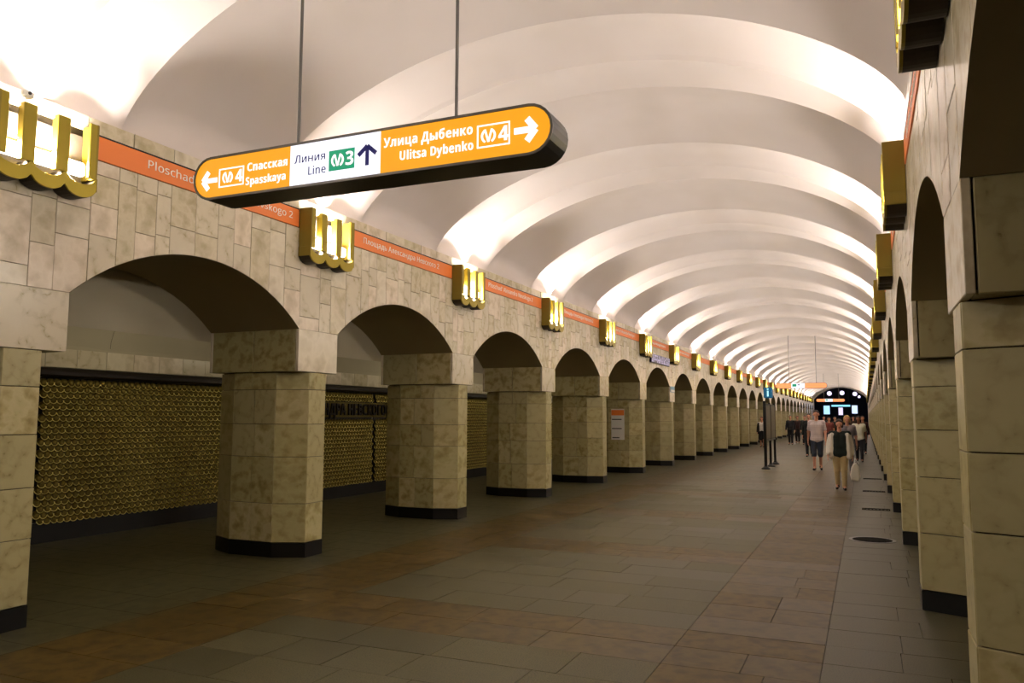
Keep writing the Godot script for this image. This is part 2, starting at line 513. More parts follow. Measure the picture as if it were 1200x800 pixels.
# octagonal pylon; local x points into the hall, its axis lies on local z = 0
func make_pylon(detailed: bool, seed_: int) -> Node3D:
	rng.seed = seed_
	var root := thing("pylon", "", "pylon", Vector3.ZERO)
	var plan: Array[Vector2] = [Vector2(0, 0.16), Vector2(0, -0.16), Vector2(-0.36, -0.32), Vector2(-1.0, -0.32), Vector2(-THICK, -0.16), Vector2(-THICK, 0.16), Vector2(-1.0, 0.32), Vector2(-0.36, 0.32)]
	var core := MB.new()
	var base := MB.new()
	for i in 8:
		var a := plan[i]; var b := plan[(i + 1) % 8]
		var nn := Vector2(b.y - a.y, -(b.x - a.x)).normalized()
		if nn.dot((a + b) / 2 - Vector2(-THICK / 2, 0)) < 0: nn = -nn
		var o3 := Vector3(nn.x, 0, nn.y)
		var c0 := Vector2(-THICK / 2, 0)
		var ai := c0 + (a - c0) * 0.955; var bi := c0 + (b - c0) * 0.955
		core.quad(Vector3(ai.x, 0.0, ai.y), Vector3(bi.x, 0.0, bi.y), Vector3(bi.x, CAP_HI, bi.y), Vector3(ai.x, CAP_HI, ai.y), o3)
		var ao := c0 + (a - c0) * 1.006; var bo := c0 + (b - c0) * 1.006
		base.quad(Vector3(ao.x, 0, ao.y), Vector3(bo.x, 0, bo.y), Vector3(bo.x, 0.165, bo.y), Vector3(ao.x, 0.165, ao.y), o3)
		base.quad(Vector3(ao.x, 0.165, ao.y), Vector3(bo.x, 0.165, bo.y), Vector3(bi.x, 0.17, bi.y), Vector3(ai.x, 0.17, ai.y), Vector3.UP)
	part("core", core, M.mortar, root)
	part("plinth", base, M.plinth, root)
	var ys: Array[float] = [0.17]
	for y in [0.66, 1.12, 1.52, 1.91]:
		ys.append(y + rng.randf_range(-0.05, 0.05))
	ys.append(CAP_LO - 0.003)
	var clad := MB.new()
	for i in 8:
		var a := plan[i]; var b := plan[(i + 1) % 8]
		var L := a.distance_to(b)
		var u := (b - a) / L
		var nn := Vector2(u.y, -u.x)
		if nn.dot((a + b) / 2 - Vector2(-THICK / 2, 0)) < 0: nn = -nn
		for r in 5:
			var cuts := [0.0, L]
			if L > 0.5: cuts = [0.0, L * rng.randf_range(0.36, 0.64), L]
			for k in cuts.size() - 1:
				var p0: float = cuts[k] + 0.0035; var p1: float = cuts[k + 1] - 0.0035
				var poly := PackedVector2Array([Vector2(p0, ys[r] + 0.003), Vector2(p1, ys[r] + 0.003), Vector2(p1, ys[r + 1] - 0.003), Vector2(p0, ys[r + 1] - 0.003)])
				var which := rng.randi() % 6
				var mb := MB.new() if detailed else clad
				mb.col = shaft_m[which].albedo_color.srgb_to_linear()
				mb.prism(poly, Vector3(a.x, 0, a.y), Vector3(u.x, 0, u.y), Vector3.UP, Vector3(nn.x, 0, nn.y), -0.02, rng.randf_range(-0.002, 0.001), 0.003, false)
				if detailed:
					part("slab", mb, shaft_m[which], root)
	if not detailed:
		tag(part("cladding", clad, M.marble_mix, root), "", "", "", "stuff")
	# capital: a hall slab, two slabs on either passage side, a rear slab and the underside
	var h := CAP_HI - CAP_LO
	var ym := (CAP_HI + CAP_LO) / 2
	var caps := [[Vector3(-0.02, ym, 0), Vector3(0.04, h - 0.002, CAP_W * 2)], [Vector3(-THICK + 0.02, ym, 0), Vector3(0.04, h - 0.002, CAP_W * 2)], [Vector3(-THICK / 2, CAP_LO + 0.012, 0), Vector3(THICK - 0.085, 0.02, CAP_W * 2 - 0.09)]]
	for s in [-1.0, 1.0]:
		caps.append([Vector3(-0.36, ym, s * (CAP_W - 0.02)), Vector3(0.62, h - 0.002, 0.036)])
		caps.append([Vector3(-1.0, ym, s * (CAP_W - 0.02)), Vector3(0.635, h - 0.002, 0.036)])
	var capm := MB.new()
	for q in caps:
		var which := rng.randi() % 6
		var mb := MB.new() if detailed else capm
		var mm: StandardMaterial3D = marble[which] if q[1].x < 0.1 else shaft_m[which]
		mb.col = mm.albedo_color.srgb_to_linear()
		mb.box(q[0], q[1], 0.004)
		if detailed: part("capital_slab", mb, mm, root)
	if not detailed: part("capital", capm, M.marble_mix, root)
	return root


# sconce: scalloped brass trough with upright fins, open at the top; local x points into the hall
func make_sconce() -> Node3D:
	var root := thing("wall_lamp", "", "lamp", Vector3.ZERO)
	var W := 0.43
	var D := 0.18
	var poly := PackedVector2Array()
	var top := PackedVector2Array()
	for l in 3:
		for k in 9:
			if l > 0 and k == 0: continue
			var t := (l + k / 8.0) / 3.0
			var u := absf(k / 8.0 * 2.0 - 1.0)
			var dip := sqrt(1.0 - u * u * 0.92) - sqrt(0.08)
			poly.append(Vector2(-W + 2 * W * t, 3.515 - 0.105 * dip))
			top.append(Vector2(-W + 2 * W * t, 3.625 - 0.105 * dip))
	top.reverse()
	var wave := MB.new()
	var outline := poly.duplicate()
	outline.append_array(top)
	wave.prism(outline, Vector3.ZERO, Vector3(0, 0, -1), Vector3.UP, Vector3(1, 0, 0), 0.004, D - 0.018, 0.0)
	part("trough", wave, M.trough, root)
	var front := MB.new()
	front.prism(outline, Vector3(0, 0.001, 0), Vector3(0, 0, -1), Vector3.UP, Vector3(1, 0, 0), D - 0.018, D, 0.002)
	part("scalloped_front", front, M.brass, root)
	var plate := MB.new()
	plate.box(Vector3(0.008, 3.80, 0), Vector3(0.012, 0.42, 2 * W - 0.02), 0.002)
	part("back_plate", plate, M.plate, root)
	for s in [-1.0, 1.0]:
		var e := MB.new()
		e.box(Vector3(D / 2 + 0.004, 3.855, s * (W - 0.012)), Vector3(D, 0.475, 0.024), 0.004)
		e.box(Vector3(D / 2 + 0.003, 3.572, s * (W + 0.002)), Vector3(D - 0.004, 0.112, 0.008), 0.002)
		part("end_panel", e, M.brass_dark, root)
		var f := MB.new()      # the end panel's front return
		f.box(Vector3(D - 0.012, 3.855, s * (W - 0.045)), Vector3(0.03, 0.47, 0.075), 0.004)
		part("fin", f, M.brass, root)
	for s in [-1.0, 1.0]:
		var f := MB.new()
		f.box(Vector3(D - 0.02, 3.835, s * W / 3.0 + 0.035), Vector3(0.05, 0.455, 0.11), 0.004)
		f.box(Vector3(D - 0.06, 3.835, s * W / 3.0 + 0.06), Vector3(0.07, 0.43, 0.02), 0.003)
		part("fin", f, M.brass, root)
	var tb := MB.new()
	tb.box(Vector3(0.06, 3.705, 0), Vector3(0.07, 0.12, 2 * W - 0.07), 0.02)
	part("lamp_tube", tb, M.tube, root)
	var li := AreaLight3D.new()
	li.name = "sconce_light"
	li.area_size = Vector2(0.44, 0.08)
	li.light_color = Color(1.0, 0.965, 0.945)
	li.light_energy = 4.9
	li.area_range = 150.0
	li.shadow_enabled = true
	li.position = Vector3(0.095, 3.785, 0)
	li.basis = Basis(Vector3(0, 0, 1), Vector3(0.985, -0.174, 0), Vector3(-0.174, -0.985, 0))   # -z axis points up and a little into the hall
	root.add_child(li)
	var lf := AreaLight3D.new()
	lf.name = "sconce_front_light"
	lf.area_size = Vector2(0.74, 0.14)
	lf.light_color = Color(1.0, 0.965, 0.91)
	lf.light_energy = 4.6
	lf.area_range = 150.0
	lf.shadow_enabled = true
	lf.position = Vector3(0.096, 3.70, 0)
	lf.basis = Basis(Vector3(0, 0, 1), Vector3(0, 1, 0), Vector3(-1, 0, 0))     # looks along +x, out between the fins
	root.add_child(lf)
	return root


func copy(o: Node3D, called: String) -> Node3D:
	var r: Node3D = o.duplicate()
	r.name = numbered(called)
	add_child(r)
	return r


func place_side(o: Node3D, side: int, n: int) -> void:
	o.position = P(face(side, 0.0), 0, zc(side, n))
	o.rotation.y = 0.0 if side < 0 else PI


func side_words(side: int) -> String:
	return "left" if side < 0 else "right"


func make_arcades() -> void:
	var plain := make_pylon(false, 5)
	var first_plain := true
	for side in [-1, 1]:
		for n in range(-1, N1):
			var o: Node3D
			if n <= (4 if side < 0 else 2):
				o = make_pylon(true, 300 + n * 13 + side)
			elif first_plain:
				o = plain
				first_plain = false
			else:
				o = copy(plain, "pylon")
			place_side(o, side, n)
			tag(o, "octagonal marble pylon on a black plinth, %s from the camera in the %s arcade" % [ORD[n + 1], side_words(side)], "pylon", "marble pylons of the %s arcade" % side_words(side))
	var lamp := make_sconce()
	var first := true
	for side in [-1, 1]:
		for n in range(N0 + 1, N1):
			var o := lamp if first else copy(lamp, "wall_lamp")
			first = false
			place_side(o, side, n)
			var where: String = ORD[n + 1] + " from the camera" if n >= -1 else "behind the camera"
			tag(o, "brass fin lamp with scalloped trough high on the %s wall, %s" % [side_words(side), where], "lamp", "brass lamps on the %s wall" % side_words(side))
	# orange station-name strips between the lamps
	var cyr := "Площадь Александра Невского 2"
	var lat := "Ploschad' Alexandra Nevskogo 2"
	for side in [-1, 1]:
		for n in range(-1, N1):
			var a := zc(side, n) + 0.44; var b := zc(side, n + 1) - 0.44
			var mid := (a + b) / 2
			var mb := MB.new()
			mb.box(Vector3(0, 0, 0), Vector3(0.018, BAND_HI - BAND_LO, b - a), 0.003)
			var o := thing("name_strip", "orange station name strip under the vault on the %s wall, %s from the camera" % [side_words(side), ORD[n + 1]], "sign", P(face(side, 0.001), (BAND_HI + BAND_LO) / 2, mid), 0.0, "orange strips on the %s wall" % side_words(side))
			part("panel", mb, M.orange_band, o)
			var line := MB.new()
			line.box(Vector3(0, (BAND_HI - BAND_LO) / 2 + 0.007, 0), Vector3(0.024, 0.01, b - a))
			part("edge_rail", line, M.black, o)
			if n < 6:
				var turn := PI / 2 if side < 0 else -PI / 2
				var tx: float = 0.0105 if side < 0 else -0.0105
				var which := lat if (n + 2) % 2 == 1 else cyr
				var t := words(which, 0.078, 0.003, M.white_ink, o, Vector3(tx, 0.012, 0), turn, "lettering", 2.05, 400, HORIZONTAL_ALIGNMENT_CENTER)
				if side < 0 and n == -1:
					t.position.z = -(6.24 - mid)


# ---------------------------------------------------------------- vault, platforms, floor
const COVES := [[0.0, 0.0116], [0.0116, 0.215], [0.215, 0.745], [0.745, 0.9884], [0.9884, 1.0]]      # a narrow ridge at each axis, coves between

func vault_point(s: float, lift: float, f: float) -> Vector3:
	var a := s * PI / 2
	var ca := maxf(cos(a), 0.0)
	var p := Vector2(XC + 3.22 * sin(a), WALL_TOP + 1.3 * pow(ca, 1.36))
	var e := 0.002
	var q := Vector2(XC + 3.22 * sin(a + e), WALL_TOP + 1.3 * pow(maxf(cos(a + e), 0.0), 1.36))
	var r := Vector2(XC + 3.22 * sin(a - e), WALL_TOP + 1.3 * pow(maxf(cos(a - e), 0.0), 1.36))
	var d := (q - r).normalized()
	var up := Vector2(-d.y, d.x)
	if up.y < 0: up = -up
	if absf(s) > 0.999: up = Vector2(signf(s), 0)
	p += up * lift * (1.0 - 0.42 * ca) * smoothstep(0.02, 0.28, ca)
	return P(p.x, p.y, f)


func make_shell() -> void:
	var mb := MB.new()
	for n in range(N0, N1):
		for cv in COVES:
			var rows := []
			var width: float = (cv[1] - cv[0]) * PITCH
			var slope := 0.60 if cv[1] - cv[0] > 0.4 else 0.9
			var R: float = width / 2 / sin(slope)
			for i in 11:
				var q := i / 10.0
				var u: float = (q - 0.5) * width
				var lift := sqrt(R * R - u * u) - R * cos(slope)
				if width < 0.1: lift = -0.06 * (q if cv[0] > 0.5 else 1.0 - q)
				var t: float = lerpf(cv[0], cv[1], q)
				var row := PackedVector3Array()
				for j in 45:
					var s := -1.0 + 2.0 * j / 44.0
					s = signf(s) * (1.0 - pow(1.0 - absf(s), 1.25))
					var f := lerpf(lerpf(zc(-1, n), zc(-1, n + 1), t), lerpf(zc(1, n), zc(1, n + 1), t), (s + 1) / 2)
					row.append(vault_point(s, lift, f))
				rows.append(row)
			mb.sheet(rows, Vector3(XC, 2.0, 0))
	struct("ceiling", mb, M.plaster, "white scalloped plaster vault over the hall", "ceiling")
	# platform tunnels on either side
	for side in [-1, 1]:
		var v := MB.new()
		var dir := -1.0 if side < 0 else 1.0
		var xm: float = face(side, THICK) + dir * 1.2
		for n in range(N0, N1):
			for cv in [[0.04, 1.04]]:
				var rows := []
				for i in 9:
					var q := i / 8.0
					var lift := 0.16 * (1.0 - pow(absf(q * 2 - 1), 1.8))
					var f := lerpf(zc(side, n), zc(side, n + 1), lerpf(cv[0], cv[1], q))
					var row := PackedVector3Array()
					for j in 21:
						var a := PI * j / 20.0
						var fade := 0.25 + 0.75 * sin(a)
						row.append(P(xm + (1.2 + lift * fade * 0.2) * cos(a), 2.55 + (0.83 + lift * fade) * (sin(a) if cos(a) * dir > 0.0 else pow(maxf(sin(a), 0.0), 0.25)), f))
					rows.append(row)
				v.sheet(rows, Vector3(xm, 1.5, 0))
		var cn := struct("ceiling", v, M.side_plaster, "plain plaster vault over the %s platform behind the arches" % side_words(side), "ceiling")
		cn.set_meta("kind", "structure")
		var w := MB.new()
		var xw := face(side, PLAT)
		var f0 := zc(side, N0); var f1 := zc(side, N1)
		var inw := Vector3(-dir, 0, 0)
		w.box(P(xw + dir * 0.1, 1.29, (f0 + f1) / 2), Vector3(0.2, 2.58, f1 - f0))
		var tw := struct("wall_trackside_" + side_words(side), w, M.side_plaster, "far wall of the %s platform seen through the arches" % side_words(side), "wall")
		var pl := MB.new()
		pl.box(P(xw - dir * 0.02, 0.13, (f0 + f1) / 2), Vector3(0.05, 0.26, f1 - f0), 0.005)
		part("plinth", pl, M.plinth, tw)
		var co := MB.new()
		var prof := PackedVector2Array([Vector2(0, 2.14), Vector2(0.10, 2.14), Vector2(0.13, 2.17), Vector2(0.13, 2.22), Vector2(0.09, 2.26), Vector2(0, 2.27)])
		co.prism(prof, P(xw, 0, f0), Vector3(-dir, 0, 0), Vector3.UP, Vector3(0, 0, -1), 0, f1 - f0)
		part("bronze_cornice", co, M.bronze, tw)
		if side < 0:
			rng.seed = 77
			for i in 46:      # marble course above the cornice, as far as the arches show it
				var s := MB.new()
				var f := 4.0 + i * 0.46
				s.box(P(xw + 0.012, 2.40, f), Vector3(0.03, 0.25, 0.455), 0.003)
				part("course_slab", s, marble[rng.randi() % 6] if i != 11 else marble[2], tw)
		# end and far closing walls of the platform
	var e := MB.new()
	var fb := zc(-1, N0) + 0.2
	e.box(P(XC, 2.9, fb - 0.15), Vector3(16, 6.2, 0.3))
	struct("wall_back", e, M.marble_mix, "closing wall of the hall behind the camera", "wall")


func gold_panels() -> void:
	# wall of small tilted metal cups, in panels; the nearest cups are parts, the others one object
	var cup := MB.new()
	var rows := []
	for i in 6:          # shallow dish tilted out at its lower edge, with a turned lip
		var row := PackedVector3Array()
		var t := minf(i / 4.0, 1.0)
		for j in 13:
			var a := TAU * j / 12.0
			var out := 0.5 - 0.5 * sin(a)
			var r := 0.0515 * t + (0.003 if i == 5 else 0.0)
			row.append(Vector3(0.008 + 0.026 * t * out + 0.010 * t * t + (0.008 if i == 5 else 0.0), r * sin(a), r * cos(a)))
		rows.append(row)
	cup.sheet(rows, Vector3(1, 0.6, 0), true)
	var lip := MB.new()
	for j in 10:
		var a0 := PI * 1.06 + PI * 0.88 * j / 10.0; var a1 := PI * 1.06 + PI * 0.88 * (j + 1) / 10.0
		var o0 := 0.5 - 0.5 * sin(a0); var o1 := 0.5 - 0.5 * sin(a1)
		lip.tube(Vector3(0.026 + 0.026 * o0, 0.0525 * sin(a0), 0.0525 * cos(a0)), Vector3(0.026 + 0.026 * o1, 0.0525 * sin(a1), 0.0525 * cos(a1)), 0.0055, 0.0055, 5, false)
	var cm := cup.mesh()
	var la := []
	la.resize(Mesh.ARRAY_MAX)
	la[Mesh.ARRAY_VERTEX] = lip.v; la[Mesh.ARRAY_NORMAL] = lip.n; la[Mesh.ARRAY_COLOR] = lip.c
	cm.add_surface_from_arrays(Mesh.PRIMITIVE_TRIANGLES, la)
	cm.surface_set_material(0, M.gold_dull)
	cm.surface_set_material(1, M.gold)
	var xw := face(-1, PLAT) + 0.02
	var singles := 0
	for b in 6:
		var f0 := zc(-1, b - 1) - 0.92 + (0.0 if b > 0 else -0.1)
		var f1 := zc(-1, b) - 0.96
		if b == 0: f0 = 4.2
		var o := thing("scale_panel", "wall panel of overlapping gilded metal cups, %s from the camera behind the left arches" % ORD[b], "panel", P(xw, 0.0, f0), 0.0, "gilded panels on the left platform wall")
		var back := MB.new()
		back.box(Vector3(-0.006, 1.20, -(f1 - f0) / 2), Vector3(0.012, 1.87, f1 - f0))
		part("backing", back, M.panel_back, o)
		var many: Array[Transform3D] = []
		rng.seed = 900 + b
		for r in 24:
			var y := 2.075 - r * 0.0775
			var k := 0
			while true:
				var f := 0.06 + k * 0.097 + (0.0485 if r % 2 else 0.0)
				if f > f1 - f0 - 0.05: break
				k += 1
				var tr := Transform3D(Basis(Vector3(0, 0, 1), rng.randf_range(-0.10, 0.10)) * Basis(Vector3.UP, rng.randf_range(-0.12, 0.12)), Vector3(0, y, -f))
				if y > 1.60 and y < 1.95 and f0 + f > 10.22 and f0 + f < 15.14: continue
				if b == 1 and singles < 300 and f > 0.0 and r < 15:
					var m := MeshInstance3D.new()
					m.name = "metal_cup"
					m.mesh = cm
					m.transform = tr
					o.add_child(m, true)
					singles += 1
				else:
					many.append(tr)
		var mm := MultiMesh.new()
		mm.transform_format = MultiMesh.TRANSFORM_3D
		mm.mesh = cm
		mm.instance_count = many.size()
		for i in many.size():
			mm.set_instance_transform(i, many[i])
		var mi := MultiMeshInstance3D.new()
		mi.name = "metal_cups"
		mi.multimesh = mm
		mi.set_meta("kind", "stuff")
		o.add_child(mi, true)


func slab_tone(x: float, row_in_band: bool) -> bool:
	if x > -5.5 and x < -4.45: return true
	if x > -1.32 and x < -0.32: return true
	return row_in_band and x > -5.5 and x < -0.32


func make_floor() -> void:
	var bed := MB.new()
	var f0 := zc(-1, N0)
	var f1 := zc(-1, N1) + 22.0
	bed.box(P(XC, -0.065, (f0 + f1) / 2), Vector3(15.0, 0.09, f1 - f0))
	var fl := struct("floor", bed, M.floor_bed, "dark polished granite floor with brown bands between grey fields", "floor")
	var far := MB.new()
	rng.seed = 4242
	var single := 0
	for n in range(-2, N1 + 5):
		var start := 5.46 + (n - 0) * PITCH
		var lines: Array[float] = [0.0, 0.45, 0.92]
		for i in 6:
			lines.append(0.92 + (PITCH - 0.92) * (i + 1) / 6.0)
		for r in lines.size() - 1:
			var za := start + lines[r]; var zb := start + lines[r + 1]
			if zb < 2.0: continue
			var marks: Array[float] = [-9.78, -5.5, -4.45, -1.32, -0.32, 4.2]
			for s in marks.size() - 1:
				var x := marks[s]
				var end := marks[s + 1]
				while x < end - 0.01:
					var w := rng.randf_range(0.48, 0.95)
					if end - x - w < 0.3: w = end - x
					var xa := x + 0.0025; var xb := x + w - 0.0025
					x += w
					var mid := (xa + xb) / 2
					var brown := slab_tone(mid, r < 2)
					var k := rng.randi() % 4
					if s == 0 or s == 4: k = 0
					var m: StandardMaterial3D = granite_brown[k] if brown else granite_grey[k]
					var at := P(mid, -0.01 + rng.randf_range(-0.0012, 0.0004), (za + zb) / 2)
					var size := Vector3(xb - xa, 0.02, zb - za - 0.005)
					if single < 300 and s > 0 and za > 2.6 and mid < 0.75 and mid > -6.8:
						var mb := MB.new()
						mb.box(Vector3.ZERO, size, 0.0)
						part("paving_slab", mb, m, fl, at)
						single += 1
					else:
						far.col = m.albedo_color.srgb_to_linear() * (0.8 if brown else 0.78)
						far.quad(at + Vector3(-size.x, size.y, -size.z) / 2, at + Vector3(size.x, size.y, -size.z) / 2, at + Vector3(size.x, size.y, size.z) / 2, at + Vector3(-size.x, size.y, size.z) / 2, Vector3.UP)
	tag(part("far_paving_slab", far, M.floor_far, fl), "", "", "", "stuff")


# ---------------------------------------------------------------- signs
func arc_strip(mb: MB, c: Vector2, r: float, a0: float, a1: float, w: float, o: Vector3, depth: float, sx := 1.0) -> void:
	var poly := PackedVector2Array()
	for i in 9:
		var a := lerpf(a0, a1, i / 8.0)
		poly.append(c + Vector2(cos(a) * (r + w / 2) * sx, sin(a) * (r + w / 2)))
	for i in 9:
		var a := lerpf(a1, a0, i / 8.0)
		poly.append(c + Vector2(cos(a) * (r - w / 2) * sx, sin(a) * (r - w / 2)))
	mb.prism(poly, o, Vector3.RIGHT, Vector3.UP, Vector3(0, 0, 1), 0, depth)


func bar2(mb: MB, a: Vector2, b: Vector2, w: float, o: Vector3, depth: float) -> void:
	var d := (b - a).normalized()
	var n := Vector2(-d.y, d.x) * w / 2
	mb.prism(PackedVector2Array([a - n, b - n, b + n, a + n]), o, Vector3.RIGHT, Vector3.UP, Vector3(0, 0, 1), 0, depth)


func metro_mark(mb: MB, c: Vector2, h: float, o: Vector3, depth: float) -> void:
	# two brackets embracing a V
	var w := h * 0.13
	arc_strip(mb, c + Vector2(0.10 * h, 0), h * 0.48, PI * 0.70, PI * 1.30, w, o, depth, 1.15)
	arc_strip(mb, c + Vector2(-0.10 * h, 0), h * 0.48, -PI * 0.30, PI * 0.30, w, o, depth, 1.15)
	bar2(mb, c + Vector2(-0.24 * h, 0.42 * h), c + Vector2(0.0, -0.40 * h), w, o, depth)
	bar2(mb, c + Vector2(0.24 * h, 0.42 * h), c + Vector2(0.0, -0.40 * h), w, o, depth)


func frame2(mb: MB, a: Vector2, b: Vector2, w: float, o: Vector3, depth: float) -> void:
	bar2(mb, Vector2(a.x, a.y + w / 2), Vector2(b.x, a.y + w / 2), w, o, depth)
	bar2(mb, Vector2(a.x, b.y - w / 2), Vector2(b.x, b.y - w / 2), w, o, depth)
	bar2(mb, Vector2(a.x + w / 2, a.y + w), Vector2(a.x + w / 2, b.y - w), w, o, depth)
	bar2(mb, Vector2(b.x - w / 2, a.y + w), Vector2(b.x - w / 2, b.y - w), w, o, depth)


func arrow2(mb: MB, c: Vector2, dir: Vector2, L: float, w: float, head: float, o: Vector3, depth: float) -> void:
	var n := Vector2(-dir.y, dir.x)
	var tip := c + dir * L / 2
	bar2(mb, c - dir * L / 2, tip - dir * w * 0.9, w, o, depth)
	for s in [-1.0, 1.0]:
		bar2(mb, tip - dir * head * 0.9 + n * s * head, tip - dir * w * 0.15, w * 1.05, o, depth)


func stadium(x0: float, x1: float, y0: float, y1: float, left: bool, right: bool) -> PackedVector2Array:
	var r := (y1 - y0) / 2
	var ym := (y0 + y1) / 2
	var p := PackedVector2Array()
	if right:
		for i in 13:
			var a := -PI / 2 + PI * i / 12.0
			p.append(Vector2(x1 - r + cos(a) * r, ym + sin(a) * r))
	else:
		p.append(Vector2(x1, y0)); p.append(Vector2(x1, y1))
	if left:
		for i in 13:
			var a := PI / 2 + PI * i / 12.0
			p.append(Vector2(x0 + r + cos(a) * r, ym + sin(a) * r))
	else:
		p.append(Vector2(x0, y1)); p.append(Vector2(x0, y0))
	return p


# a lit box sign across the hall; local origin on the front face, x measured from the hall's own axes
func pendant_sign(f: float, label: String, full: bool, x0: float, x1: float, ya: float, yb: float) -> Node3D:
	var at := P((x0 + x1) / 2, ya, f)
	var root := thing("hanging_sign", label, "sign", at, 0.0, "lit direction signs hanging across the hall")
	var L := (x1 - x0) / 2
	var H := yb - ya
	var Z := Vector3(0, 0, 1)
	var body := MB.new()
	body.prism(stadium(-L, L, 0, H, true, true), Vector3.ZERO, Vector3.RIGHT, Vector3.UP, Z, -0.25, -0.004)
	part("casing", body, M.black, root)
	var rim := MB.new()
	var o_out := stadium(-L, L, 0, H, true, true)
	var o_in := stadium(-L + 0.016, L - 0.016, 0.016, H - 0.016, true, true)
	for i in o_out.size():
		var j := (i + 1) % o_out.size()
		var a := Vector3(o_out[i].x, o_out[i].y, 0.004); var b := Vector3(o_out[j].x, o_out[j].y, 0.004)
		var ai := Vector3(o_in[i].x, o_in[i].y, 0.004); var bi := Vector3(o_in[j].x, o_in[j].y, 0.004)
		var out := Vector3(o_out[i].x + o_out[j].x, 0, 0) * 0.1 + Vector3(0, (o_out[i].y + o_out[j].y) / 2 - H / 2, 0)
		rim.quad(a, b, bi, ai, Z)
		rim.quad(a, b, b - Z * 0.008, a - Z * 0.008, out)
	part("rim", rim, M.steel, root)
	var e := 0.017
	var w0 := (-3.402 + 2.898) * L / 1.346; var w1 := (-2.700 + 2.898) * L / 1.346
	var face_l := MB.new(); face_l.prism(stadium(-L + e, w0, e, H - e, true, false), Vector3.ZERO, Vector3.RIGHT, Vector3.UP, Z, -0.003, 0.001)
	part("orange_panel", face_l, M.sign_orange if full else M.sign_pale, root)
	var face_m := MB.new(); face_m.prism(stadium(w0, w1, e, H - e, false, false), Vector3.ZERO, Vector3.RIGHT, Vector3.UP, Z, -0.003, 0.001)
	part("white_panel", face_m, M.sign_white, root)
	var face_r := MB.new(); face_r.prism(stadium(w1, L - e, e, H - e, false, true), Vector3.ZERO, Vector3.RIGHT, Vector3.UP, Z, -0.003, 0.001)
	part("orange_panel", face_r, M.sign_orange if full else M.sign_pale, root)
	for s in [-1.0, 1.0]:
		var hang := MB.new()
		hang.tube(Vector3(s * 0.60 + 0.075, H, -0.10), Vector3(s * 0.60 + 0.075, 5.72 - ya, -0.10), 0.011, 0.011, 8)
		hang.tube(Vector3(s * 0.60 + 0.075, H, -0.10), Vector3(s * 0.60 + 0.075, H + 0.03, -0.10), 0.02, 0.02, 8)
		part("hanger", hang, M.steel, root)
	var dx := -at.x
	var off := Vector3(dx, -ya, 0.001)
	var d := 0.003
	if full:
		var ar := MB.new(); arrow2(ar, Vector2(-4.094, 3.265), Vector2(-1, 0), 0.135, 0.034, 0.062, off, d)
		part("arrow", ar, M.sign_ink, root)
		var bx := MB.new(); frame2(bx, Vector2(-4.012, 3.205), Vector2(-3.792, 3.337), 0.009, off, d)
		metro_mark(bx, Vector2(-3.935, 3.271), 0.088, off, d)
		part("line_mark", bx, M.sign_ink, root)
		words("4", 0.085, d, M.sign_ink, root, Vector3(-3.835 + dx, 3.271 - ya, 0.002), 0, "numeral", 0, 700, HORIZONTAL_ALIGNMENT_CENTER)
		words("Спасская", 0.056, d, M.sign_ink, root, Vector3(-3.768 + dx, 3.318 - ya, 0.002), 0, "lettering", 0.338, 700)
		words("Spasskaya", 0.052, d, M.sign_ink, root, Vector3(-3.776 + dx, 3.222 - ya, 0.002), 0, "lettering", 0.336, 700)
		words("Линия", 0.052, d, M.navy, root, Vector3(-3.368 + dx, 3.318 - ya, 0.002), 0, "lettering", 0.246, 400)
		words("Line", 0.054, d, M.navy, root, Vector3(-3.259 + dx, 3.230 - ya, 0.002), 0, "lettering", 0.137, 400)
		var g := MB.new(); g.prism(PackedVector2Array([Vector2(-3.09, 3.207), Vector2(-2.893, 3.207), Vector2(-2.893, 3.340), Vector2(-3.09, 3.340)]), off, Vector3.RIGHT, Vector3.UP, Z, 0, 0.002)
		part("green_field", g, M.sign_green, root)
		var gm := MB.new(); metro_mark(gm, Vector2(-3.022, 3.273), 0.092, off + Z * 0.002, d)
		part("line_mark", gm, M.sign_ink, root)
		words("3", 0.088, d, M.sign_ink, root, Vector3(-2.930 + dx, 3.273 - ya, 0.004), 0, "numeral", 0, 700, HORIZONTAL_ALIGNMENT_CENTER)
		var up := MB.new(); arrow2(up, Vector2(-2.798, 3.276), Vector2(0, 1), 0.130, 0.026, 0.066, off, d)
		part("arrow", up, M.navy, root)
		words("Улица Дыбенко", 0.060, d, M.sign_ink, root, Vector3(-2.677 + dx, 3.335 - ya, 0.002), 0, "lettering", 0.618, 700)
		words("Ulitsa Dybenko", 0.056, d, M.sign_ink, root, Vector3(-2.564 + dx, 3.238 - ya, 0.002), 0, "lettering", 0.504, 700)
		var br := MB.new(); frame2(br, Vector2(-2.030, 3.212), Vector2(-1.818, 3.350), 0.009, off, d)
		metro_mark(br, Vector2(-1.956, 3.281), 0.092, off, d)
		part("line_mark", br, M.sign_ink, root)
		words("4", 0.088, d, M.sign_ink, root, Vector3(-1.860 + dx, 3.281 - ya, 0.002), 0, "numeral", 0, 700, HORIZONTAL_ALIGNMENT_CENTER)
		var al := MB.new(); arrow2(al, Vector2(-1.722, 3.281), Vector2(1, 0), 0.140, 0.038, 0.066, off, d)
		part("arrow", al, M.sign_ink, root)
	else:
		var g := MB.new(); g.prism(PackedVector2Array([Vector2(-3.09, ya + 0.09), Vector2(-2.9, ya + 0.09), Vector2(-2.9, ya + 0.21), Vector2(-3.09, ya + 0.21)]), off, Vector3.RIGHT, Vector3.UP, Z, 0, 0.002)
		part("green_field", g, M.sign_green, root)
		var up := MB.new(); arrow2(up, Vector2(-2.80, ya + 0.15), Vector2(0, 1), 0.12, 0.024, 0.06, off, d)
		part("arrow", up, M.navy, root)
	var li := AreaLight3D.new()
	li.name = "sign_light"
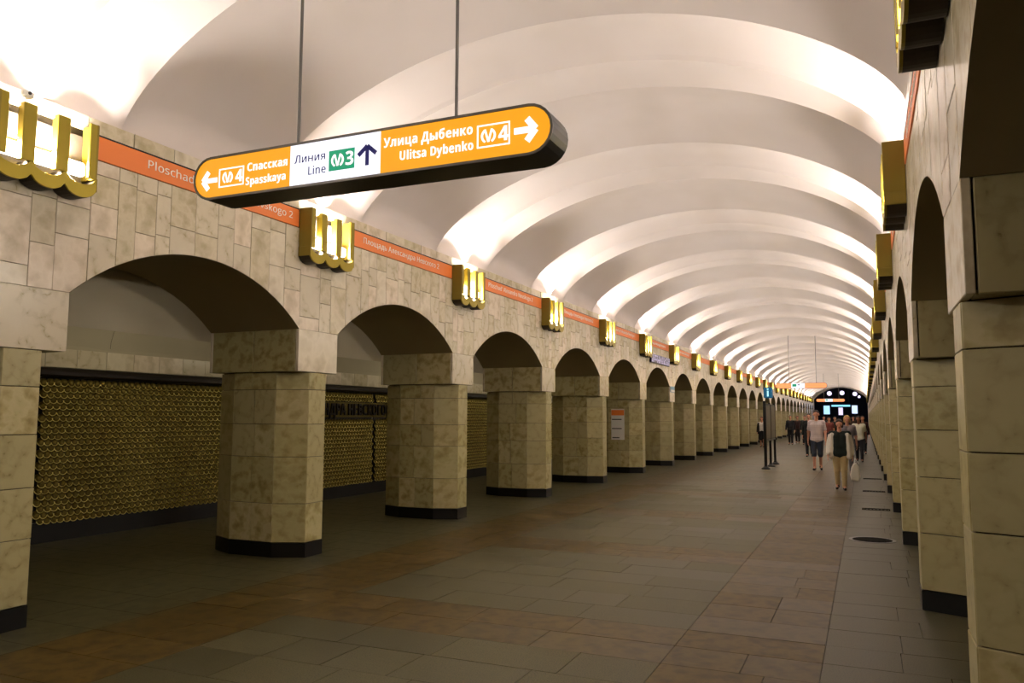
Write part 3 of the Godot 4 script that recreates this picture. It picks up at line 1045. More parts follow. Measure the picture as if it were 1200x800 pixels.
	li.area_size = Vector2(2 * L - 0.3, H - 0.06)
	li.light_color = Color(1.0, 0.85, 0.6)
	li.light_energy = 0.5
	li.area_range = 150.0
	li.shadow_enabled = true
	li.position = Vector3(0, H / 2, 0.012)
	li.rotation.y = PI       # looks along +z, out of the lit face
	root.add_child(li)
	return root


# ---------------------------------------------------------------- people
# bones: [from, to, radius, radius, squash in z]; a smooth union of tapered capsules, meshed as surface nets
func nets(mb: MB, bones: Array, cell: float, k: float, tr := Transform3D.IDENTITY) -> void:
	var lo := Vector3(1e9, 1e9, 1e9); var hi := -lo
	for b in bones:
		var r: float = maxf(b[2], b[3]) + cell * 2
		lo = lo.min(b[0] - Vector3.ONE * r).min(b[1] - Vector3.ONE * r)
		hi = hi.max(b[0] + Vector3.ONE * r).max(b[1] + Vector3.ONE * r)
	var nx := int((hi.x - lo.x) / cell) + 2
	var ny := int((hi.y - lo.y) / cell) + 2
	var nz := int((hi.z - lo.z) / cell) + 2
	var fld := PackedFloat32Array()
	fld.resize(nx * ny * nz)
	fld.fill(0.2)
	for b in bones:
		var a: Vector3 = b[0]; var e: Vector3 = b[1]
		var ra: float = b[2]; var rb: float = b[3]
		var sq: float = b[4] if b.size() > 4 else 1.0
		var inv := 1.0 / sq
		var rm := maxf(ra, rb) + k + cell * 1.8
		var l := ((a.min(e) - Vector3.ONE * rm - lo) / cell).floor()
		var h := ((a.max(e) + Vector3.ONE * rm - lo) / cell).ceil()
		var d := e - a
		d.z *= inv
		var dd := maxf(d.length_squared(), 1e-9)
		for i in range(maxi(int(l.x), 0), mini(int(h.x), nx - 1) + 1):
			for j in range(maxi(int(l.y), 0), mini(int(h.y), ny - 1) + 1):
				var at := (i * ny + j) * nz
				for m in range(maxi(int(l.z), 0), mini(int(h.z), nz - 1) + 1):
					var p := Vector3(lo.x + i * cell - a.x, lo.y + j * cell - a.y, (lo.z + m * cell - a.z) * inv)
					var t := clampf(p.dot(d) / dd, 0.0, 1.0)
					var v := (p - d * t).length() - (ra + (rb - ra) * t)
					var o := fld[at + m]
					var q := maxf(k - absf(o - v), 0.0)
					fld[at + m] = minf(o, v) - q * q / (4.0 * k)
	var vid := PackedInt32Array()
	vid.resize(nx * ny * nz)
	vid.fill(-1)
	var vs := PackedVector3Array()
	var ns := PackedVector3Array()
	var off := [0, nz * ny, nz, nz * ny + nz, 1, nz * ny + 1, nz + 1, nz * ny + nz + 1]
	var edges := [[0, 1], [2, 3], [4, 5], [6, 7], [0, 2], [1, 3], [4, 6], [5, 7], [0, 4], [1, 5], [2, 6], [3, 7]]
	for i in nx - 1:
		for j in ny - 1:
			for m in nz - 1:
				var at := (i * ny + j) * nz + m
				var neg := 0
				for q in 8:
					if fld[at + off[q]] < 0.0: neg += 1
				if neg == 0 or neg == 8: continue
				var sum := Vector3.ZERO
				var cnt := 0
				for ed in edges:
					var u: float = fld[at + off[ed[0]]]; var w: float = fld[at + off[ed[1]]]
					if (u < 0.0) != (w < 0.0):
						var t := u / (u - w)
						var pa := Vector3(ed[0] & 1, (ed[0] >> 1) & 1, ed[0] >> 2)
						var pb := Vector3(ed[1] & 1, (ed[1] >> 1) & 1, ed[1] >> 2)
						sum += pa.lerp(pb, t)
						cnt += 1
				vid[at] = vs.size()
				vs.append(tr * (lo + (Vector3(i, j, m) + sum / cnt) * cell))
				var g := Vector3.ZERO
				for q in 4:
					g.x += fld[at + off[q * 2 + 1]] - fld[at + off[q * 2]]
				for q in [0, 1, 4, 5]:
					g.y += fld[at + off[q + 2]] - fld[at + off[q]]
				for q in [0, 1, 2, 3]:
					g.z += fld[at + off[q + 4]] - fld[at + off[q]]
				ns.append((tr.basis * g).normalized())
	var step := [ny * nz, nz, 1]
	for i in range(1, nx - 1):
		for j in range(1, ny - 1):
			for m in range(1, nz - 1):
				var at := (i * ny + j) * nz + m
				for ax in 3:
					if (fld[at] < 0.0) == (fld[at + step[ax]] < 0.0): continue
					var s1: int = step[(ax + 1) % 3]; var s2: int = step[(ax + 2) % 3]
					var q := [vid[at - s1 - s2], vid[at - s2], vid[at], vid[at - s1]]
					if q.min() < 0: continue
					mb.tri_n(vs[q[0]], vs[q[1]], vs[q[2]], ns[q[0]], ns[q[1]], ns[q[2]])
					mb.tri_n(vs[q[0]], vs[q[2]], vs[q[3]], ns[q[0]], ns[q[2]], ns[q[3]])


func append_mb(dst: MB, src: MB, tr: Transform3D) -> void:
	var nb := tr.basis.orthonormalized()
	for i in src.v.size():
		dst.v.append(tr * src.v[i])
		dst.n.append(nb * src.n[i])
		dst.c.append(Color.WHITE)


var head_cache: MB
var hand_cache: Array[MB] = []

func make_caches() -> void:
	head_cache = MB.new()
	nets(head_cache, [[Vector3(0, 0.145, -0.012), Vector3(0, 0.140, 0.012), 0.082, 0.078], [Vector3(0, 0.055, 0.038), Vector3(0, 0.10, 0.03), 0.042, 0.062], [Vector3(0, 0.036, 0.062), Vector3(0, 0.038, 0.06), 0.020, 0.020], [Vector3(0, 0.118, 0.086), Vector3(0, 0.088, 0.104), 0.009, 0.013], [Vector3(-0.035, 0.132, 0.074), Vector3(0.035, 0.132, 0.074), 0.011, 0.011], [Vector3(-0.014, 0.058, 0.086), Vector3(0.014, 0.058, 0.086), 0.009, 0.009], [Vector3(-0.082, 0.115, 0.0), Vector3(-0.084, 0.09, 0.004), 0.016, 0.011], [Vector3(0.082, 0.115, 0.0), Vector3(0.084, 0.09, 0.004), 0.016, 0.011], [Vector3(0, -0.06, -0.02), Vector3(0, 0.06, -0.005), 0.052, 0.050]], 0.011, 0.018)
	for s in [1.0, -1.0]:
		var b := [[Vector3(0, 0.03, 0), Vector3(0, -0.01, 0), 0.026, 0.026]]
		for q in 4:
			var z: float = 0.030 - 0.020 * q
			var L: float = [0.070, 0.078, 0.072, 0.056][q]
			b.append([Vector3(0, -0.012, z * 0.6), Vector3(0, -0.088, z), 0.014, 0.011])
			b.append([Vector3(0, -0.088, z), Vector3(s * 0.008, -0.088 - L * 0.55, z * 1.12), 0.0095, 0.0085])
			b.append([Vector3(s * 0.008, -0.088 - L * 0.55, z * 1.12), Vector3(s * 0.026, -0.088 - L, z * 1.15), 0.0085, 0.007])
		b.append([Vector3(0, -0.022, 0.024), Vector3(s * 0.006, -0.062, 0.054), 0.013, 0.010])
		b.append([Vector3(s * 0.006, -0.062, 0.054), Vector3(s * 0.014, -0.096, 0.060), 0.010, 0.0075])
		var h := MB.new()
		nets(h, b, 0.0065, 0.006)
		hand_cache.append(h)


func cloth(c: Color) -> StandardMaterial3D:
	var m := mat(c, 0.85)
	m.rim_enabled = true
	m.rim = 0.15
	return m


func person(d: Dictionary) -> Node3D:
	var s: float = d.h / 1.75
	var root := thing("person", d.label, "person", P(d.x, 0.0, d.f), d.get("turn", 0.0), "passengers walking through the hall")
	var cell: float = d.get("cell", 0.022)
	var st: float = d.get("stride", 0.16)       # +: the figure's left leg leads
	var fat: float = d.get("fat", 1.0)
	var V := func(x: float, y: float, z: float) -> Vector3: return Vector3(x, y, z) * s
	var skin := mat(d.get("skin", Color(0.78, 0.55, 0.44)), 0.6)
	# joints, figure's left at +x (it faces +z)
	var hipL: Vector3 = V.call(0.09, 0.90, 0.0); var hipR: Vector3 = V.call(-0.09, 0.90, 0.0)
	var lead := absf(st)
	var front := [V.call(0.0, 0.485, 0.10 * lead / 0.16 + 0.02), V.call(0.0, 0.085, lead * 1.05)]
	var rear := [V.call(0.0, 0.475, 0.02), V.call(0.0, 0.125, -lead * 1.15)]
	var kL: Vector3 = (front[0] if st >= 0 else rear[0]) + V.call(0.085, 0, 0)
	var aL: Vector3 = (front[1] if st >= 0 else rear[1]) + V.call(0.08, 0, 0)
	var kR: Vector3 = (rear[0] if st >= 0 else front[0]) + V.call(-0.085, 0, 0)
	var aR: Vector3 = (rear[1] if st >= 0 else front[1]) + V.call(-0.08, 0, 0)
	var shL: Vector3 = V.call(0.175 * fat, 1.405, -0.01); var shR: Vector3 = V.call(-0.175 * fat, 1.405, -0.01)
	var sw := -st * 0.8
	var elL: Vector3 = V.call(0.235 * fat, 1.13, -0.03 + sw * 0.45); var elR: Vector3 = V.call(-0.235 * fat, 1.13, -0.03 - sw * 0.45)
	var wrL: Vector3 = V.call(0.25 * fat, 0.90, 0.05 + sw); var wrR: Vector3 = V.call(-0.25 * fat, 0.90, 0.05 - sw)
	if d.get("bent_r", false):
		wrR = V.call(-0.17, 1.03, 0.19)
	var toeL: Vector3 = aL + V.call(0.02, -0.045, 0.15); var toeR: Vector3 = aR + V.call(-0.02, -0.045, 0.15)
	if st >= 0: toeR = aR + V.call(-0.02, -0.085, 0.13)
	else: toeL = aL + V.call(0.02, -0.085, 0.13)
	var R := func(r: float) -> float: return r * s
	var torso := func(x: float) -> Array:
		var o := [[shR, shL, R.call(0.058 + x), R.call(0.058 + x)]]
		for e in [-1.0, 1.0]:
			o.append([V.call(e * 0.075 * fat, 0.92, 0), V.call(e * 0.055 * fat, 1.10, 0.004), R.call(0.105 * fat + x), R.call(0.104 * fat + x)])
			o.append([V.call(e * 0.055 * fat, 1.10, 0.004), V.call(e * 0.088, 1.31, 0.0), R.call(0.104 * fat + x), R.call(0.108 + x)])
		return o
	var legs := func(x: float, low: float) -> Array:
		var o := []
		for q in [[hipL, kL, aL], [hipR, kR, aR]]:
			o.append([q[0], q[1], R.call(0.088 * fat + x), R.call(0.058 + x)])
			if low > 0.5: o.append([q[1], q[2], R.call(0.058 + x), R.call(0.042 + x)])
			else: o.append([q[1], q[1].lerp(q[2], low), R.call(0.058 + x), R.call(0.055 + x)])
		return o
	var arms := func(x: float, long: bool) -> Array:
		var o := []
		for q in [[shL, elL, wrL], [shR, elR, wrR]]:
			if long:
				o.append([q[0], q[1], R.call(0.050 + x), R.call(0.041 + x)]); o.append([q[1], q[2], R.call(0.041 + x), R.call(0.032 + x)])
			else:
				o.append([q[0], q[0].lerp(q[1], 0.72), R.call(0.050 + x), R.call(0.048 + x)])
		return o
	# one continuous body
	var body := MB.new()
	var bones := []
	bones.append_array(torso.call(-0.012)); bones.append_array(legs.call(-0.006, 1.0)); bones.append_array(arms.call(-0.003, true))
	bones.append([V.call(0, 1.40, -0.015), V.call(0, 1.52, 0.0), R.call(0.062), R.call(0.052)])
	for q in [[aL, toeL], [aR, toeR]]:
		bones.append([q[0], q[1], R.call(0.040), R.call(0.030)])
	nets(body, bones, cell, 0.035)
	var hd := Transform3D(Basis(Vector3.RIGHT, d.get("nod", 0.08)).scaled(Vector3.ONE * s), V.call(0, 1.525, 0.005))
	append_mb(body, head_cache, hd)
	for q in [[elL, wrL, 1], [elR, wrR, 0]]:
		var dir: Vector3 = (q[1] - q[0]).normalized()
		var z := Vector3(0, 0, 1)
		z = (z - dir * z.dot(dir)).normalized()
		append_mb(body, hand_cache[q[2]], Transform3D(Basis((-dir).cross(z), -dir, z).scaled(Vector3.ONE * s), q[1] + dir * 0.02))
	part("body", body, skin, root)
	for e in [-1.0, 1.0]:
		var ey := MB.new()
		ey.sphere(hd * Vector3(0.031 * e, 0.117, 0.079), Vector3.ONE * 0.010 * s, 6, 4)
		part("eye", ey, M.black, root)
	var mo := MB.new()
	mo.tube(hd * Vector3(-0.022, 0.060, 0.093), hd * Vector3(0.022, 0.060, 0.093), 0.005, 0.005, 6)
	part("mouth", mo, M.lips, root)
	# garments
	var low := MB.new()
	var lb := []
	var kind: String = d.get("legs", "trousers")
	lb.append([V.call(-0.07 * fat, 0.93, 0), V.call(0.07 * fat, 0.93, 0), R.call(0.110 * fat), R.call(0.110 * fat)])
	if kind == "trousers": lb.append_array(legs.call(0.014, 1.0))
	elif kind == "shorts": lb.append_array(legs.call(0.014, 0.10))
	else:
		lb.append([V.call(-0.06, 0.88, 0), V.call(-0.08, 0.52, 0.0), R.call(0.125), R.call(0.125)])
		lb.append([V.call(0.06, 0.88, 0), V.call(0.08, 0.52, 0.0), R.call(0.125), R.call(0.125)])
	nets(low, lb, cell, 0.03)
	part({"trousers": "trousers", "shorts": "shorts", "skirt": "skirt"}[kind], low, cloth(d.legs_c), root)
	var top := MB.new()
	var tb: Array = torso.call(0.010)
	tb.append_array(arms.call(0.012, d.get("long", false)))
	if d.get("loose", false):
		tb.append([V.call(-0.06 * fat, 0.92, 0), V.call(0.06 * fat, 0.92, 0), R.call(0.125 * fat), R.call(0.125 * fat)])
	nets(top, tb, cell, 0.03)
	var tm := cloth(d.top_c)
	if d.has("check"):
		tm.albedo_texture = d.check
		tm.uv1_triplanar = true
		tm.uv1_scale = Vector3.ONE * 5.0
	part("shirt" if kind != "skirt" else "blouse", top, tm, root)
	if d.has("jacket_c"):
		var j := MB.new()
		var jb := []
		for e in [-1.0, 1.0]:
			jb.append([V.call(e * 0.150 * fat, 1.36, 0.03), V.call(e * 0.185 * fat, 0.84, 0.05), R.call(0.070), R.call(0.078)])
			jb.append([V.call(e * 0.06, 1.34, -0.05), V.call(e * 0.07, 0.86, -0.06), R.call(0.085), R.call(0.09)])
		jb.append([shR + V.call(0, 0, -0.03), shL + V.call(0, 0, -0.03), R.call(0.066), R.call(0.066)])
		jb.append_array(arms.call(0.019, true))
		nets(j, jb, cell, 0.012)
		part("jacket", j, cloth(d.jacket_c), root)
	var hair := MB.new()
	var hb := [[Vector3(0, 0.165, -0.022), Vector3(0, 0.150, -0.030), 0.084, 0.082], [Vector3(-0.05, 0.15, -0.02), Vector3(0.05, 0.15, -0.02), 0.045, 0.045], [Vector3(-0.045, 0.195, 0.035), Vector3(0.045, 0.195, 0.035), 0.028, 0.028]]
	if d.get("hair", "short") == "bob":
		for e in [-1.0, 1.0]:
			hb.append([Vector3(e * 0.066, 0.15, -0.005), Vector3(e * 0.070, 0.05, -0.01), 0.036, 0.030])
		hb.append([Vector3(0, 0.14, -0.06), Vector3(0, 0.03, -0.055), 0.055, 0.045])
	nets(hair, hb, 0.013, 0.02, hd)
	part("hair", hair, mat(d.hair_c, 0.6), root)
	for q in [[aL, toeL], [aR, toeR]]:
		var sh := MB.new()
		var heel: Vector3 = q[0] + V.call(0, -0.045, -0.03)
		nets(sh, [[heel, q[1] + V.call(0, -0.002, 0), R.call(0.040), R.call(0.034)], [q[0] + V.call(0, -0.02, 0), q[0] + V.call(0, -0.04, 0.06), R.call(0.042), R.call(0.036)]], cell * 0.7, 0.02)
		part("shoe", sh, mat(d.get("shoe_c", Color(0.05, 0.04, 0.04)), 0.5), root)
	return root


func make_people() -> void:
	make_caches()
	M.lips = mat(Color(0.45, 0.20, 0.17), 0.5)
	var im := Image.create(64, 64, false, Image.FORMAT_RGB8)
	im.fill(Color(1, 1, 1))
	for k in 4:
		im.fill_rect(Rect2i(k * 16, 0, 3, 64), Color(0.90, 0.86, 0.88))
		im.fill_rect(Rect2i(0, k * 16, 64, 3), Color(0.90, 0.86, 0.88))
	var check := ImageTexture.create_from_image(im)
	var dark := Color(0.05, 0.05, 0.06)
	person({"label": "nearest walker, a woman in an open white jacket, dark green top and beige trousers", "x": -0.557, "f": 19.9, "h": 1.60, "fat": 1.12, "stride": 0.10, "legs_c": Color(0.72, 0.63, 0.45), "top_c": Color(0.05, 0.09, 0.06), "jacket_c": Color(0.88, 0.85, 0.80), "hair_c": Color(0.17, 0.10, 0.07), "hair": "bob", "nod": 0.22, "cell": 0.019, "loose": true})
	person({"label": "tall man in a pale checked short-sleeved shirt and knee-length denim shorts", "x": -1.42, "f": 27.0, "h": 1.86, "stride": -0.11, "legs": "shorts", "legs_c": Color(0.20, 0.23, 0.30), "top_c": Color(0.82, 0.77, 0.77), "check": check, "loose": true, "hair_c": Color(0.10, 0.07, 0.05), "cell": 0.02})
	person({"label": "fair-haired woman in a grey top half hidden behind the woman in the white jacket", "x": -0.50, "f": 25.6, "h": 1.70, "stride": 0.10, "legs_c": Color(0.35, 0.33, 0.33), "top_c": Color(0.50, 0.46, 0.48), "hair_c": Color(0.72, 0.58, 0.34), "hair": "bob"})
	person({"label": "man in a white short-sleeved shirt and dark trousers walking close to the right arcade", "x": -0.24, "f": 32.7, "h": 1.70, "stride": 0.12, "legs_c": Color(0.10, 0.10, 0.14), "top_c": Color(0.90, 0.88, 0.80), "hair_c": Color(0.06, 0.05, 0.04), "skin": Color(0.55, 0.35, 0.25), "loose": true})
	person({"label": "woman with a black jacket over a white blouse and black skirt beside the left pylons", "x": -5.24, "f": 45.9, "h": 1.66, "stride": 0.07, "legs": "skirt", "legs_c": dark, "top_c": Color(0.88, 0.86, 0.84), "jacket_c": Color(0.045, 0.04, 0.045), "hair_c": Color(0.30, 0.10, 0.06), "hair": "bob", "cell": 0.026})
	person({"label": "man all in black walking alone right of the information stand", "x": -4.16, "f": 51.0, "h": 1.76, "stride": 0.10, "legs_c": Color(0.05, 0.05, 0.07), "top_c": Color(0.045, 0.045, 0.07), "long": true, "loose": true, "hair_c": dark, "cell": 0.028})
	person({"label": "man in black, second in dark clothes, left of the man in the checked shirt", "x": -3.37, "f": 51.5, "h": 1.76, "stride": -0.10, "legs_c": dark, "top_c": Color(0.04, 0.05, 0.07), "long": true, "loose": true, "hair_c": Color(0.10, 0.07, 0.05), "cell": 0.028})
	person({"label": "dark red clad figure with a red cap of hair between the two men in black", "x": -3.98, "f": 54.0, "h": 1.74, "stride": 0.09, "legs_c": Color(0.08, 0.04, 0.04), "top_c": Color(0.16, 0.05, 0.05), "long": true, "hair_c": Color(0.25, 0.04, 0.04), "cell": 0.03})
	person({"label": "dark-haired man in a black jacket just left of the checked shirt's shoulder", "x": -2.20, "f": 36.0, "h": 1.80, "stride": -0.09, "legs_c": dark, "top_c": Color(0.05, 0.045, 0.045), "long": true, "hair_c": dark, "cell": 0.026})
	person({"label": "figure in a brown and red top seen between the checked shirt and the white jacket", "x": -1.75, "f": 45.0, "h": 1.66, "stride": 0.09, "legs_c": Color(0.10, 0.08, 0.08), "top_c": Color(0.45, 0.20, 0.17), "hair_c": Color(0.12, 0.06, 0.05), "hair": "bob", "cell": 0.03})
	person({"label": "distant figure in a dark green coat behind the crowd near the hall's middle", "x": -1.78, "f": 55.0, "h": 1.70, "stride": -0.09, "legs_c": dark, "top_c": Color(0.10, 0.12, 0.08), "long": true, "hair_c": dark, "cell": 0.034})
	person({"label": "dark red clad woman hugging the right arcade behind the man in white", "x": -0.12, "f": 40.0, "h": 1.72, "stride": 0.08, "legs_c": dark, "top_c": Color(0.20, 0.07, 0.06), "long": true, "hair_c": Color(0.16, 0.06, 0.05), "hair": "bob", "cell": 0.03})
	person({"label": "distant figure in a brown coat, farthest but one in front of the lit screens", "x": -0.77, "f": 60.0, "h": 1.72, "stride": 0.09, "legs_c": dark, "top_c": Color(0.22, 0.14, 0.09), "long": true, "hair_c": dark, "cell": 0.036})
	person({"label": "farthest figure, in black, left of the hall's middle before the dark portal", "x": -2.75, "f": 62.0, "h": 1.72, "stride": -0.09, "legs_c": dark, "top_c": dark, "long": true, "hair_c": dark, "cell": 0.036})
	# the white carrier bag held by the nearest woman
	var bag := thing("carrier_bag", "white carrier bag hanging from the hand of the woman in the white jacket", "bag", P(-0.557 + 0.30, 0.24, 19.75))
	var bb := MB.new()
	var prof := PackedVector2Array([Vector2(-0.08, 0.0), Vector2(0.07, -0.03), Vector2(0.115, 0.08), Vector2(0.09, 0.30), Vector2(0.03, 0.39), Vector2(-0.03, 0.37), Vector2(-0.075, 0.28), Vector2(-0.10, 0.12)])
	bb.prism(prof, Vector3.ZERO, Vector3.RIGHT, Vector3.UP, Vector3(0, 0, 1), -0.05, 0.05, 0.02)
	part("sack", bb, cloth(Color(0.84, 0.82, 0.77)), bag)
	for e in [-1.0, 1.0]:
		var hl := MB.new()
		hl.tube(Vector3(0.04 + e * 0.05, 0.37, 0), Vector3(0.005, 0.50, 0.0), 0.008, 0.006, 6)
		part("handle", hl, cloth(Color(0.84, 0.82, 0.77)), bag)


# ---------------------------------------------------------------- the far end, fittings
func make_end() -> void:
	var fe := zc(-1, N1) + 0.30
	var mb := MB.new()
	var lo := P(0, 0, fe); var hi := P(0, 0, fe + 0.4)
	var xs: Array[float] = []
	var ys: Array[float] = []
	for i in 25:
		var a := -PI / 2 + PI * i / 24.0
		xs.append(XC + 3.15 * sin(a)); ys.append(3.95 + 1.5 * pow(maxf(cos(a), 0.0), 1.75))
	for f in [fe, fe + 0.4]:
		var hint := Vector3(0, 0, 1) if f == fe else Vector3(0, 0, -1)
		for i in 24:
			mb.quad(P(xs[i], ys[i], f), P(xs[i + 1], ys[i + 1], f), P(xs[i + 1], 6.6, f), P(xs[i], 6.6, f), hint)
		mb.quad(P(-10, 0, f), P(xs[0], 0, f), P(xs[0], 6.6, f), P(-10, 6.6, f), hint)
		mb.quad(P(xs[24], 0, f), P(4.4, 0, f), P(4.4, 6.6, f), P(xs[24], 6.6, f), hint)
	for i in 24:
		mb.quad(P(xs[i], ys[i], fe), P(xs[i + 1], ys[i + 1], fe), P(xs[i + 1], ys[i + 1], fe + 0.4), P(xs[i], ys[i], fe + 0.4), Vector3.DOWN)
	for e in [0, 24]:
		mb.quad(P(xs[e], 0, fe), P(xs[e], ys[e], fe), P(xs[e], ys[e], fe + 0.4), P(xs[e], 0, fe + 0.4), Vector3(1 if e == 0 else -1, 0, 0))
	struct("wall_end", mb, M.plaster, "plaster end wall with the arched opening at the far end of the hall", "wall")
	var rm := MB.new()
	var c := fe + 8.4
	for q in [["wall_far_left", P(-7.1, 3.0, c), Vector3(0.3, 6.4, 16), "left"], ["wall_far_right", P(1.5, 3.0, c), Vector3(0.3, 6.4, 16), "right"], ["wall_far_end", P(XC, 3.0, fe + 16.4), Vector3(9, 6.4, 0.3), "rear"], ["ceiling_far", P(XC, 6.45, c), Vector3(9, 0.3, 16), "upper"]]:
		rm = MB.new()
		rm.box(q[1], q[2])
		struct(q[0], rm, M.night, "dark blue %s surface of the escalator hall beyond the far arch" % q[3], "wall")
	var k := 0
	for b in [[-4.42, 4.95, 0.30], [-2.80, 5.01, 0.30], [-1.19, 4.87, 0.28], [-0.66, 4.47, 0.16]]:
		var o := thing("globe_lamp", "round white lamp in the dark far hall, %s from the left" % ORD[k], "lamp", P(b[0], b[1], 118.0), 0.0, "round lamps beyond the far arch")
		var g := MB.new(); g.sphere(Vector3.ZERO, Vector3.ONE * b[2]); part("globe", g, M.globe, o)
		var r := MB.new(); r.tube(Vector3(0, b[2], 0), Vector3(0, 6.30 - b[1], 0), 0.03, 0.03, 6); part("rod", r, M.black, o)
		var li := OmniLight3D.new(); li.name = "globe_light"; li.light_color = Color(0.9, 0.88, 1.0); li.light_energy = 0.6; li.omni_range = 60; li.omni_attenuation = 2; li.light_size = b[2]; li.shadow_enabled = true
		li.position = Vector3(0, 0, b[2] + 0.1); o.add_child(li)
		k += 1
	k = 0
	for b in [[-5.21, 3.27, -4.43, 2.10, Color(0.66, 0.84, 1.0)], [-3.32, 3.0, -2.77, 2.0, Color(0.85, 0.80, 0.95)], [-1.63, 3.3, -0.93, 2.2, Color(0.78, 0.86, 1.0)]]:
		var names := ["light blue lit panel at the left of the dark far hall", "pinkish lit panel in the middle of the dark far hall", "pale blue lit panel at the right of the dark far hall"]
		var o := thing("lit_totem", names[k], "screen", P((b[0] + b[2]) / 2, 0, 118.0), 0.0, "lit panels beyond the far arch")
		var w: float = b[2] - b[0]; var h: float = b[1] - b[3]; var y: float = (b[1] + b[3]) / 2
		var cs := MB.new(); cs.box(Vector3(0, y, -0.06), Vector3(w + 0.08, h + 0.08, 0.1), 0.01); part("casing", cs, M.black, o)
		var fc := MB.new(); fc.box(Vector3(0, y, 0), Vector3(w, h, 0.02)); part("screen", fc, glow(b[4], 0.8), o)
		var pst := MB.new(); pst.tube(Vector3(0, 0, -0.06), Vector3(0, b[3] - 0.02, -0.06), 0.06, 0.06, 8); part("post", pst, M.black, o)
		var li := AreaLight3D.new(); li.name = "panel_light"; li.area_size = Vector2(w, h); li.light_color = b[4]; li.light_energy = 0.5; li.area_range = 60; li.shadow_enabled = true
		li.position = Vector3(0, y, 0.03); li.rotation.y = PI; o.add_child(li)
		k += 1
	var o := thing("lit_strip_sign", "long pale blue lit strip sign above the panels in the dark far hall", "sign", P(-3.05, 3.28, 119.5))
	var st := MB.new(); st.box(Vector3.ZERO, Vector3(2.4, 0.24, 0.1), 0.03); part("strip", st, glow(Color(0.55, 0.85, 1.0), 0.75), o)
	for e in [-1.0, 1.0]:
		var r := MB.new(); r.tube(Vector3(e, 0.12, 0), Vector3(e, 3.02, 0), 0.02, 0.02, 6); part("hanger", r, M.black, o)


